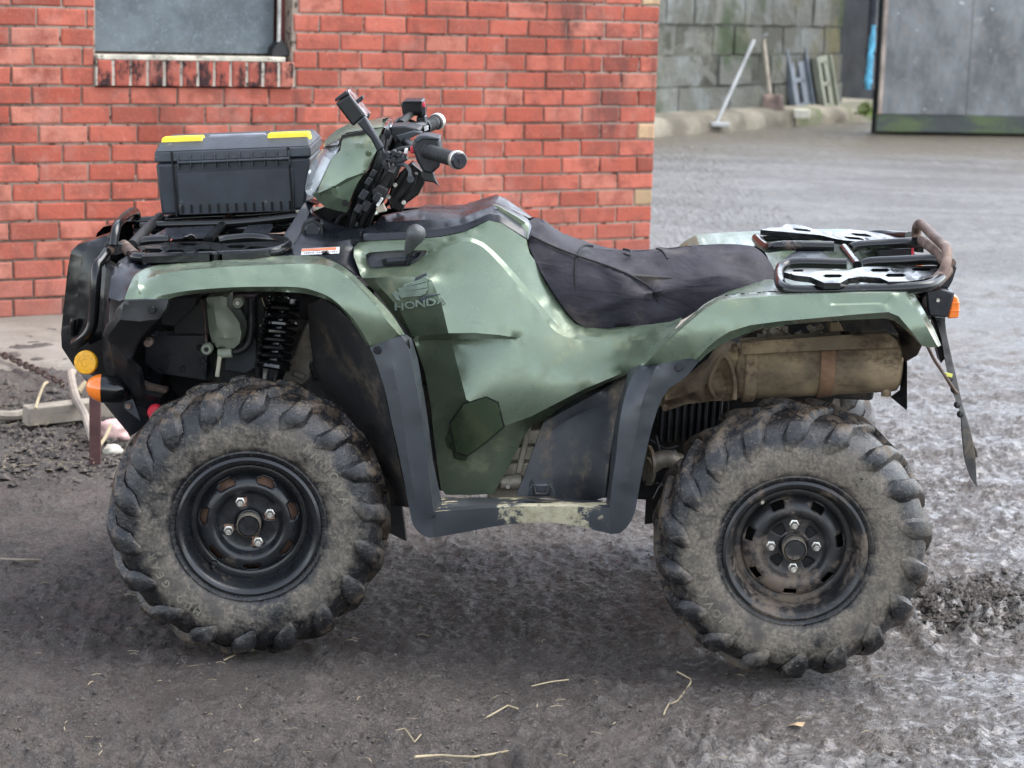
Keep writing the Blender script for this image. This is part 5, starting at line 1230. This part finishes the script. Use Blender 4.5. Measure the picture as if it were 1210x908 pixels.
# visor / top of the pod, across to the far side
vl = [(382, 172), (386, 164), (398, 153.5), (410, 147.5), (424, 143.5), (440, 141.5), (452, 141)]
vb = [(384, 176, .49), (403, 166, .48), (416, 155, .49), (430, 153, .50), (452, 150, .5)]
a_ = [P(x, y, .60) for x, y in vl]; b_ = [P(*q) for q in ((383, 174, .49), (390, 169.5, .48), (403, 163, .465), (409, 157, .485), (425, 154.5, .486), (440, 151.5, .486), (452, 150.5, .458))]
n = len(a_); vs = b_+a_+[Vector((p.x, -p.y, p.z)) for p in b_]
MB().add(vs, [(j*n+i, j*n+i+1, (j+1)*n+i+1, (j+1)*n+i) for j in range(2) for i in range(n-1)]).build('pod_visor', M_GREEN, hp_)
# lens: clear cover with bright surround
ls_ = S((360.5, 226, .54), (361, 218, .53), (366, 199, .53), (373, 186, .53), (383, 174, .54), res=3); rs_ = S((402, 172, .47), (397, 182, .45), (391, 189, .445), (383, 205, .445), (375, 222, .45), (369, 231, .47), (363, 230, .50), res=3)
panel('headlight_lens', fixd(ls_)+fixd(rs_), M_LENS, [[(388, 178, .47), (376, 200, .47), (366, 226, .49)]], step=4, rim=.02, bulge=.0004, sharp=40, mirror=True)
panel('lens_surround', [(402, 172, .475), (392, 178, .482), (387, 184, .478), (391, 190, .448), (396, 184, .45)], M_CHROME, [[(393, 181, .468), (400, 176, .468)]], step=4, rim=.01, parent=hp_, mirror=True)
panel('lens_surround', [(391, 189, .452), (386, 187, .485), (375, 207, .485), (364, 228, .50), (369.5, 230.5, .475), (377, 219, .456), (384, 204, .452)], M_WHITE, step=4, rim=.01, parent=hp_, mirror=True)
mb = MB(); 
for sgn in (-1, 1):
    mb.lathe([(0, .03), (.02, .028), (.04, .015), (.05, 0)], Vector((P(376, 205, .53).x, sgn*.06, P(376, 205, .53).z)), (1, 0, -.25), 24)
mb.build('headlight_reflector', M_CHROME, hp_)
bk = [P(x, y, .47) for x, y in ((369, 230), (392, 188), (404, 160), (440, 153), (443, 180), (412, 240), (400, 246))]
MB().prism(bk, (0, .26, 0)).build('pod_core', M_BLACK, hp_)
# dark back of the pod, steering column and cables
panel('pod_back', [(412, 250, .47), (416, 236, .45), (424, 216, .43), (436, 200, .43), (446, 178, .43), (456, 150, .47), (462, 158, .5), (455, 185, .5), (450, 205, .5), (436, 225, .5), (425, 255, .5), (418, 268, .5), (411, 262, .5)], M_BLACK, step=6, rim=.15, bevel=.003)
inst = panel('instrument_panel', [(441, 142.5, .62), (447, 138.5, .7), (461, 138.5, .7), (467, 147, .62), (464, 152, .55), (452, 151, .52), (442, 152, .52)], M_CHROME, [[(447, 150, .53), (449, 140, .66)], [(452, 147, .57), (463, 148, .57)]], step=4, rim=.03, bevel=.001)
col_ = MB().tube([P(425, 268, .6), P(440, 235, .6), (P(462, 190, .6)), P(474, 158, .6)], .022, 14).build('steering_column', M_BLACK, Q)
# nylon cover behind the column
prism('column_shield', [(457, 238), (462, 222), (472, 205), (486, 192), (503, 205), (501.5, 217), (494, 231), (484, 238), (477, 243.5), (476, 250), (472, 251.5), (462, 247)], .50, .56, M_GLOSS, bevel=.006)
for x, y in ((467, 219), (477, 239.5), (459, 233)): boltp(Q, x, y, .50, .006, M_ZINC, .004)
prism('bar_clamp', [(447, 212), (457, 200), (470, 206), (461, 224), (448, 222)], .46, .56, M_BLACK, bevel=.004)
prism('key_switch', [(438, 226), (446, 218), (459, 224), (452, 242), (441, 241)], .42, .50, M_BLACK, bevel=.004)
prism('key_tag', [(444, 243), (450, 233), (453, 235), (447, 245.5)], .408, .415, M_WHITE, bevel=.002); prism('key_plate', [(444, 246), (452, 240), (457, 250), (446, 252)], .43, .45, simple('tan_plate', (.42, .36, .28), .6), bevel=.002)
cabs = [[(452, 160, .40), (443, 195, .39), (432, 225, .40), (421, 245, .42), (416, 268, .46)], [(458, 165, .42), (450, 200, .40), (436, 235, .41), (426, 268, .46)], [(462, 180, .40), (455, 205, .38), (442, 225, .40), (430, 250, .44), (424, 270, .48)], [(488, 175, .36), (470, 178, .36), (452, 190, .37), (440, 215, .40), (432, 245, .43)], [(500, 150, .8), (475, 140, .72), (462, 152, .62), (455, 175, .52), (448, 205, .48), (438, 245, .5)], [(476, 190, .38), (465, 210, .38), (455, 230, .42), (440, 252, .46), (430, 266, .5)], [(482, 134, .75), (470, 150, .66), (466, 170, .58), (462, 200, .52)], [(484, 200, .38), (476, 215, .42), (462, 236, .46), (448, 252, .5)], [(492, 205, .36), (486, 222, .4), (470, 240, .46)],
        [(396, 268, .52), (404, 256, .54), (416, 250, .55)], [(380, 258, .55), (392, 250, .58), (406, 246, .6)], [(388, 262, .54), (400, 254, .56), (412, 252, .58)]]
for i, c_ in enumerate(cabs): tubep('control_cable', [(x, y, d+.05) for x, y, d in c_], .0045+.002*(i % 3 == 0), M_RUB)
for (x, y, d_, s_) in ((430, 230, .41, .018), (436, 214, .41, .014), (424, 246, .43, .016), (441, 205, .42, .014), (446, 233, .41, .016), (433, 243, .44, .02)): MB().box(P(x, y, d_), (s_, .02, s_*1.4), Matrix.Rotation(.5, 3, 'Y')).build('cable_connector', M_COVER, Q, bevel=.002)
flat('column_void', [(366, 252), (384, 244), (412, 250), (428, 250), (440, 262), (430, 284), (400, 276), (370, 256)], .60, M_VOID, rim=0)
# handlebar
hb = [(533, 189, .22), (506, 182, .33), (490, 176, .42), (478, 166, .52), (476, 158, .58), (480, 152, .66), (492, 149, .76), (505, 147, .84), (516, 144, .90)]
bar = tubep('handlebar', hb, .0115, M_BLACK, n=12)
def grip(px0, px1, name='grip'):
    a = P(*px0); b = P(*px1); L_ = (b-a).length; ax = b-a
    pr = [(.0205, 0), (.0205, .006), (.0165, .008)]
    k = 0; h = .010
    while h < L_-.03: pr += [(.0165, h), (.0182, h+.001), (.0182, h+.006), (.0165, h+.007)]; h += .011
    pr += [(.0165, L_-.022), (.0195, L_-.020), (.0205, L_-.010)]
    g = MB().lathe(pr, a, ax, 24).build(name, M_RUB, bar, sharp=30)
    MB().lathe([(.0208, L_-.012), (.0222, L_-.009), (.0222, L_+.002), (.019, L_+.004)], a, ax, 24).build('grip_ring', M_ZINC, g)
    MB().lathe([(.0205, L_+.0), (.0205, L_+.008), (.017, L_+.012), (.006, L_+.012), (.005, L_+.015), (0, L_+.015)], a, ax, 24).build('bar_end', M_COVER, g)
grip((505, 179, .34), (541, 189.5, .20)); grip((500, 151, .82), (517, 143.5, .92))
# near switch gear, throttle housing, levers
prism('switch_housing', [(487, 172), (490, 165), (497, 161.5), (519, 164), (522, 180), (519, 198), (510, 206), (500, 204), (492, 190)], .33, .40, M_COVER, bevel=.006)
prism('housing_cap', [(489, 165), (496, 160.5), (504, 160), (520, 163), (519, 166), (500, 165), (492, 170)], .325, .40, M_GUARD, bevel=.003)
prism('kill_switch', [(484.5, 173.5), (489.5, 173), (490, 181), (484.5, 182)], .35, .37, M_RED, bevel=.003)
prism('switch_button', [(478, 176), (481.5, 176), (482, 182), (477, 182)], .36, .38, M_WHITE, bevel=.002)
prism('lever_perch', [(455, 188), (462, 186), (478, 184), (482, 190), (470, 194), (460, 193)], .36, .41, M_GUARD, bevel=.004)
tubep('brake_lever', [(470, 195, .36), (479, 195.5, .33), (484, 202, .31), (484.5, 210, .30)], .0048, M_GUARD)
MB().lathe([(0, -.004), (.008, -.004), (.009, .004), (0, .005)], P(485, 212, .30), (0, 1, 0), 14).build('lever_tip', M_GUARD, Q)
prism('thumb_guard', [(500, 198), (512, 204), (514, 211), (518.5, 220.5), (512, 216), (502, 214.5), (497, 210)], .34, .36, M_BLACK, bevel=.003)
prism('lever_bracket', [(449, 175), (453, 176), (457, 186), (461, 200), (455, 203), (450, 192)], .38, .40, M_COVER, bevel=.003)
for (x, y) in ((459, 182), (466, 180), (472, 182), (455, 192), (466, 187)): boltp(Q, x, y, .37, .007, M_RUB, .02)
# far side: reservoir, clamp
rv = prism('brake_reservoir', [(473.5, 122), (478, 120), (497, 120), (502, 127), (502, 137), (497, 137.5), (476, 137)], .78, .86, M_GLOSS, bevel=.004)
prism('reservoir_lid', [(475, 121.5), (478, 119.5), (498, 119), (500, 122)], .775, .865, M_COVER, rv, bevel=.002)
prism('far_switch', [(497, 123), (501, 120), (503, 128), (502.5, 136), (498, 137)], .765, .80, M_COVER, bevel=.002); prism('switch_button', [(499, 121.5), (502, 121.5), (502.5, 127), (499.5, 127)], .76, .77, M_RED, bevel=.001)
prism('far_switch_base', [(492, 138), (503, 137), (505, 152), (498, 158), (492, 152)], .80, .86, M_COVER, bevel=.004)
prism('switch_label', [(501, 150), (506, 148.5), (506, 154), (501.5, 155.5)], .79, .797, M_WHITE, bevel=.0005)
prism('bar_mount', [(461, 150), (478, 149), (495, 152), (497, 156), (477, 163), (466, 172), (461, 160)], .52, .62, M_BLACK, bevel=.005)
prism('bar_mount_cap', [(467, 161), (489, 155), (499, 157), (478, 167), (474, 170)], .50, .54, M_GUARD, bevel=.003)
tubep('mount_hose', [(474, 146, .68), (481, 139, .74), (485, 136, .78)], .009, M_RUB); tubep('mount_hose', [(456, 172, .5), (460, 163, .52), (465, 155, .56)], .009, M_RUB)
# mirror on its arm (seen from the front)
def rot_box(name, cpx, d, w, h, t_, ang, m, parent=None, bevel=.006):
    R = Matrix.Rotation(ang, 3, 'Y') @ Matrix.Rotation(.0, 3, 'Z'); return MB().box(P(*cpx, d), (w, t_, h), R).build(name, m, parent or Q, bevel=bevel)
mh = prism('mirror', [(396, 122), (413, 111.5), (431.5, 137), (417, 150)], .37, .47, M_BLACK, bevel=.005)
prism('mirror_back', [(396, 121), (395.5, 117), (409, 107.5), (412, 111.5)], .372, .468, M_COVER, mh, bevel=.002)
prism('mirror_glass', [(411, 107), (413, 111), (434, 137.5), (432, 138), (413, 112)], .375, .465, M_CHROME, mh, bevel=.001)
prism('mirror_clip', [(421, 118), (428, 113), (429.5, 117), (425, 122)], .40, .43, M_BLACK, mh, bevel=.002)
MB().box(P(434, 137, .41), (.01, .03, .01)).build('mirror_pivot', M_BLACK, mh)
prism('mirror_arm', [(421, 145), (431, 137), (441, 154), (452, 172), (454, 176), (446, 180), (438, 165)], .35, .375, M_COVER, mh, bevel=.005)

# ================================================================ toolbox on the rack
tb0 = P(190, 257, .70); tb1 = P(349, 251, .70)
TBX = (tb1-tb0).normalized(); TBX.y = 0; TBX.normalize()
c = (tb0+P(356, 250.5, .70))/2
TBO = QM @ c
TM = QM.to_3x3() @ Matrix((TBX, Vector((0, 1, 0)), TBX.cross(Vector((0, 1, 0))))).transposed()
TB = empty('toolbox', (0, 0, 0), 'dark grey plastic toolbox with yellow catches standing on the front rack', 'toolbox')
TB.matrix_world = Matrix.Translation(TBO) @ TM.to_4x4()
M_TB = simple('toolbox_plastic', (.034, .040, .049), .45, 0, .18, 12, .3, dirt=(.26, .26, .25), dlo=.60, dhi=.70, dscale=20, bscale=220)
M_YEL = simple('yellow_catch', (.80, .60, .02), .4, 0, .08, 20)
TMI = TB.matrix_world.inverted()
def TP(px, py, y=0.0):
    """photo direction met with the toolbox's front plane, box coordinates"""
    o = TMI @ CAM; r = TMI.to_3x3() @ ray(px, py); t_ = (y-o.y)/r.y; return o+r*t_
bl, br = TP(190, 257), TP(360, 250.5); tl, trr = TP(183.5, 193.5), TP(367, 187); ltl, ltr = TP(182.5, 180), TP(367, 172)
zt = TP(183, 193.5).z; zl = TP(183, 180).z; ztop = TP(270, 168).z+.006
D = .24
def frus(mb, x0, x1, z0, X0, X1, z1, y0=0, y1=D, t0=0., t1=0.):
    vs = [(x0, y0+t0, z0), (x1, y0+t0, z0), (x1, y1-t0, z0), (x0, y1-t0, z0), (X0, y0+t1, z1), (X1, y0+t1, z1), (X1, y1-t1, z1), (X0, y1-t1, z1)]
    return mb.add(vs, [(0, 3, 2, 1), (4, 5, 6, 7), (0, 1, 5, 4), (1, 2, 6, 5), (2, 3, 7, 6), (3, 0, 4, 7)])
tbd = frus(MB(), bl.x, br.x, .003, tl.x, trr.x, zt, t0=.012, t1=.0).build('body', M_TB, TB, bevel=.008)
lid = frus(MB(), tl.x-.002, trr.x+.002, zt+.002, ltl.x, ltr.x, zl, y0=-.004, y1=D+.004, t0=0, t1=.002)
frus(lid, ltl.x, ltr.x, zl, ltl.x+.012, ltr.x-.012, ztop, y0=-.004, y1=D+.004, t0=.002, t1=.05); ld = lid.build('lid', M_TB, TB, bevel=.004)
# recessed panel, ribs and hinge strip on the face
mb = MB(); pa = [TP(209, 205), TP(347, 199), TP(348, 250), TP(211, 255)]
mb.prism([Vector((p.x, .004+.008*(1-min(1, max(0, p.z/zt)))-.006, p.z)) for p in pa], (0, .01, 0)); mb.build('face_panel', M_TB, tbd, bevel=.002)
for i in range(2):
    x = (TP(206.5, 225).x, TP(343.5, 218).x)[i]
    MB().box((x, .004, zt*.5), (.004, .016, zt*.98)).build('corner_seam', M_VOID, tbd)
    MB().box(((ltl.x+bl.x)/2*.5+.5*x if False else x, -.003, (zt+zl)/2), (.005, .008, zl-zt)).build('lid_seam', M_VOID, ld)
h0, h1 = TP(211, 193), TP(342, 186)
hs_ = MB().box(((h0.x+h1.x)/2, -.006, (h0.z+h1.z)/2), ((h1-h0).length, .014, .006)).build('hinge_strip', M_TB, ld, bevel=.002)
for k in range(10):
    f = k/9.; x = h0.x+(h1.x-h0.x)*f; MB().box((x, -.004, zt+.002), (.0035, .012, .038)).build('rib', M_TB, ld, bevel=.001)
for k in range(13):
    f = (k+.5)/13; x = pa[3].x+(pa[2].x-pa[3].x)*f; MB().box((x, .006, .018), (.0045, .016, .022)).build('rib', M_VOID, tbd, bevel=.001)
ya, yb = TP(186, 166).x, TP(237, 165).x; yc, yd = TP(312, 162).x, TP(364, 160).x
for (x0, x1) in ((ya, yb), (yc, yd)):
    frus(MB(), x0, x1, ztop-.014, x0+.004, x1-.004, ztop+.007, y0=.035, y1=.09, t1=.006).build('catch', M_YEL, ld, bevel=.003)
MB().tube([((yb+.005), .09, ztop-.012), (yb+.012, .09, ztop-.002), (yc-.012, .09, ztop-.002), (yc-.005, .09, ztop-.012)], .008, 10).build('handle', simple('grey_handle', (.20, .21, .24), .5), ld)
# ================================================================ SMALL THINGS ON THE GROUND
def gp(px, py):
    """photo direction met with the terrain"""
    z = .05
    for _ in range(6):
        p = at_z(px, py, z); z = ground_z(p.x, p.y)
    p.z = z; return p
M_STRAW = simple('straw', (.33, .27, .17), .8, 0, .35, 5, space='World'); M_TWIG = simple('grey_twig', (.17, .14, .11), .85, 0, .3, 20)
M_OLDW = simple('weathered_timber', (.27, .235, .19), .85, 0, .25, 9, .3, dirt=(.08, .07, .06), dlo=.55, dhi=.7, dscale=14, dstretch=(.4, 4, 4))
# rusty stake behind the front indicator
b = gp(112.5, 549); t_ = at_y(112, 452, b.y)
stk = empty('stake', tuple(b), 'rust brown flat iron stake standing upright in the ground behind the front indicator', 'stake')
ST_ = simple('rust_brown', (.105, .048, .045), .8, .1, .3, 14, .3)
MB().box((0, 0, .16), (.036, .012, .40)).build('bar', ST_, stk, bevel=.003); MB().box((0, 0, .36), (.044, .02, .03)).build('cap', ST_, stk, bevel=.003)
# plank and sticks
def stick(name, pts, r, m, label, cat, up=.02, res=5, n=8, group=None, flat_=None):
    q = [gp(x, y)+Vector((0, 0, up+(h[0] if h else 0))) for x, y, *h in pts]
    o0 = q[0].copy(); ob = MB().tube([a-o0 for a in q], r, n, res=res).build(name, m); ob.location = o0
    return tag(ob, label, cat, group)
a = gp(28, 511); b = gp(134, 505); d = (b-a); pl = MB().box((0, 0, .03), (d.length, .05, .062)).build('plank', M_OLDW, bevel=.004)
pl.location = (a+b)/2+Vector((0, .02, .02)); pl.rotation_euler = (.12, -.02, math.atan2(d.y, d.x)); tag(pl, 'short grey weathered plank lying in the rubble at the left', 'plank')
stick('stick', [(-6, 504), (14, 502), (31, 499)], .017, M_OLDW, 'thick pale stick beside the end of the grey plank', 'stick', .03)
stick('hose', [(86, 470, .06), (84, 480, .07), (90, 500, .06), (101, 517, .04), (112, 528, .0)], .014, simple('grey_hose', (.27, .23, .19), .7, 0, .3, 9), 'curved piece of grey hose sticking up by the stake', 'hose', .03)
stick('stick', [(92, 484, .03), (104, 477, .05), (118, 478, .04), (133, 494, .02)], .010, M_STRAW, 'bent pale stick arching behind the rust brown stake', 'stick', .03)
stick('cord', [(42, 512, .06), (46, 506, .09), (52, 497, .1), (56, 492, .1)], .005, M_STRAW, 'straw coloured cord lying over the grey plank', 'cord', .02)
stick('cord', [(118, 536, .02), (124, 531, .03), (131, 523, .04)], .006, M_STRAW, 'straw coloured cord beside the pink rag', 'cord', .02)
# pink rag, pale stone
def lump(name, px, py, size, m, label, cat, seed, sq=.6, amp=.35):
    p = gp(px, py); r = random.Random(seed); bm = bmesh.new(); bmesh.ops.create_icosphere(bm, subdivisions=3, radius=1)
    from mathutils import noise as mn
    for v in bm.verts:
        k = 1+amp*mn.noise(v.co*1.7+Vector((seed, 0, 0)))+amp*.45*mn.noise(v.co*4.5+Vector((seed*2, 0, 0))); v.co = Vector((v.co.x*k*size[0], v.co.y*k*size[1], v.co.z*k*size[2]))
    me = bpy.data.meshes.new(name); bm.to_mesh(me); bm.free(); me.materials.append(m); me.shade_smooth(); o = link(name, me); o.location = p+Vector((0, 0, size[2]*.5)); return tag(o, label, cat)
M_PINK = simple('pink_cloth', (.55, .36, .34), .9, 0, .25, 14, .4, dirt=(.35, .26, .22), dlo=.5, dhi=.7)
lump('rag', 131, 520, (.058, .04, .035), M_PINK, 'crumpled dirty pink rag lying in front of the plank', 'rag', 3, amp=.5)
lump('stone', 133, 531, (.032, .03, .02), simple('pale_stone', (.50, .47, .40), .85, 0, .2, 12, .3), 'small pale stone in front of the pink rag', 'stone', 8)
# chain on the apron
def chain():
    pts = [(-8, 425), (10, 432), (28, 441), (48, 452), (62, 458), (76, 464)]
    q = [gp(x, y)+Vector((0, 0, .03)) for x, y in pts]; path = crom(q, 12); o0 = q[0].copy()
    e = empty('chain', tuple(o0), 'rusty iron chain lying across the concrete at the left edge', 'chain'); L = 0; prev = path[0]; nxt = 0; i = 0
    m = simple('rusty_chain', (.09, .06, .05), .7, .4, .3, 30, .2)
    ov = [Vector((.017*math.cos(t)+(.006 if math.cos(t) > 0 else -.006), .011*math.sin(t), 0)) for t in [k*math.pi/6 for k in range(12)]]
    lm = MB().tube(ov, .0042, 6, closed=True).build('link', m, e); first = True
    for a, b in zip(path, path[1:]):
        seg = (b-a); s = nxt-L
        while s < seg.length:
            p = a+seg*(s/seg.length); o = lm if first else link('link', lm.data, e); first = False
            o.location = p-o0; R = seg.to_track_quat('X', 'Z').to_matrix() @ Matrix.Rotation((math.pi/2*.9 if i & 1 else 0)+rng.uniform(-.3, .3), 3, 'X'); o.rotation_euler = R.to_euler()
            nxt += .036; s = nxt-L; i += 1
        L += seg.length
chain()
# twigs in the foreground
stick('twig', [(-4, 663.5), (20, 664), (46, 664.5)], .005, M_TWIG, 'dark straight twig on the mud left of the front wheel', 'twig', .006, 1, 6)
stick('twig', [(800, 796), (812, 806), (816, 812), (800, 830), (790, 836), (784, 848)], .0022, M_STRAW, 'thin pale crooked twig in front of the rear wheel', 'twig', .006, 2, 5)
stick('twig', [(490, 904), (520, 897), (560, 900), (600, 892)], .0028, M_STRAW, 'pale broken twig at the bottom of the picture, longest of the straws there', 'twig', .008, 2, 6)
stick('twig', [(455, 871), (478, 877), (490, 884), (497, 872)], .002, M_STRAW, 'forked pale twig just behind the longest pale twig', 'twig', .008, 1, 6)
stick('twig', [(575, 852), (600, 843), (612, 840)], .002, M_STRAW, 'short pale twig on the mud right of the forked twig', 'twig', .006, 1, 6)
stick('twig', [(628, 816), (650, 812), (672, 806)], .0016, M_STRAW, 'thin straight straw on the ground left of the crooked twig', 'twig', .006, 3, 5)
stick('twig', [(265, 783), (280, 776), (300, 771)], .0022, M_STRAW, 'thin bent straw at the foot of the front tyre', 'twig', .006, 2, 5)
p = gp(941, 860); mb = MB(); mb.add([(-.018, 0, .004), (-.006, -.012, .01), (.012, -.01, .006), (.02, .004, .012), (.004, .016, .008), (-.012, .012, .003), (0, 0, .012)], [(i, (i+1) % 6, 6) for i in range(6)])
o = mb.build('leaf', simple('dry_leaf', (.36, .25, .14), .8, 0, .2, 30)); o.location = p; tag(o, 'small curled dry brown leaf lying in the foreground mud', 'leaf')
# loose straw, chips and stones: uncountable litter
def litter(name, n, region, maker, m, lab):
    mb = MB(); k = 0
    while k < n:
        px = rng.uniform(region[0], region[2]); py = rng.uniform(region[1], region[3])
        if len(region) > 4 and rng.random() > region[4](px, py): continue
        p = gp(px, py); maker(mb, p); k += 1
    o = mb.build(name, m, smooth=False); return tag(o, lab, None, kind='stuff')
def straw(mb, p):
    a = rng.uniform(0, 6.28); L = rng.uniform(.006, .035); w = rng.uniform(.0004, .0009); b = rng.uniform(-.3, .3)
    d = Vector((math.cos(a), math.sin(a), 0)); e = Vector((math.cos(a+b), math.sin(a+b), 0)); p = p+Vector((0, 0, .006))
    mb.tube([p-d*L/2, p+Vector((0, 0, rng.uniform(0, .004))), p+e*L/2], w, 4)
def chip(mb, p, s0=.003, s1=.012):
    s = s0+(s1-s0)*rng.random()**2.5; vs = []
    for k in range(5):
        t = k*1.2566+rng.uniform(-.3, .3); vs.append(p+Vector((math.cos(t)*s*rng.uniform(.7, 1.2), math.sin(t)*s*rng.uniform(.7, 1.2), rng.uniform(-.2, .3)*s+.003)))
    vs.append(p+Vector((rng.uniform(-.3, .3)*s, rng.uniform(-.3, .3)*s, s*rng.uniform(.5, .9)+.003)))
    mb.add(vs, [(k, (k+1) % 5, 5) for k in range(5)])
litter('straw', 240, (0, 480, 1210, 906), straw, M_STRAW, 'loose bits of straw trodden into the mud')
t = NT('stone_chips'); t.space = 'World'
M_CHIP = t.out(t.mix(t.ramp(t.noise(60, 3), .35, .7), (.022, .018, .016), (.12, .10, .085)), .85)
litter('gravel', 2600, (0, 560, 1210, 907), lambda mb, p: chip(mb, p, .002, .006), M_CHIP, 'small dark clods and stone chips on the mud')
litter('gravel', 1500, (0, 455, 200, 580, lambda x, y: math.exp(-((y-505)/38)**2)*(1 if x < 150 else .5)), lambda mb, p: chip(mb, p, .003, .022), M_CHIP, 'dark rubble and coal sized stones heaped at the left')
M_CLOD = simple('dark_clod', (.055, .045, .038), .8, 0, .4, 30, .4, space='World')
litter('gravel', 1500, (1085, 660, 1210, 760, lambda x, y: math.exp(-((y-712)/20)**2)), lambda mb, p: chip(mb, p, .003, .013), M_CLOD, 'dark churned clods beside the rear wheel')
litter('straw', 260, (0, 460, 210, 570), lambda mb, p: straw(mb, p+Vector((0, 0, .02))), M_STRAW, 'loose straw in the rubble at the left')
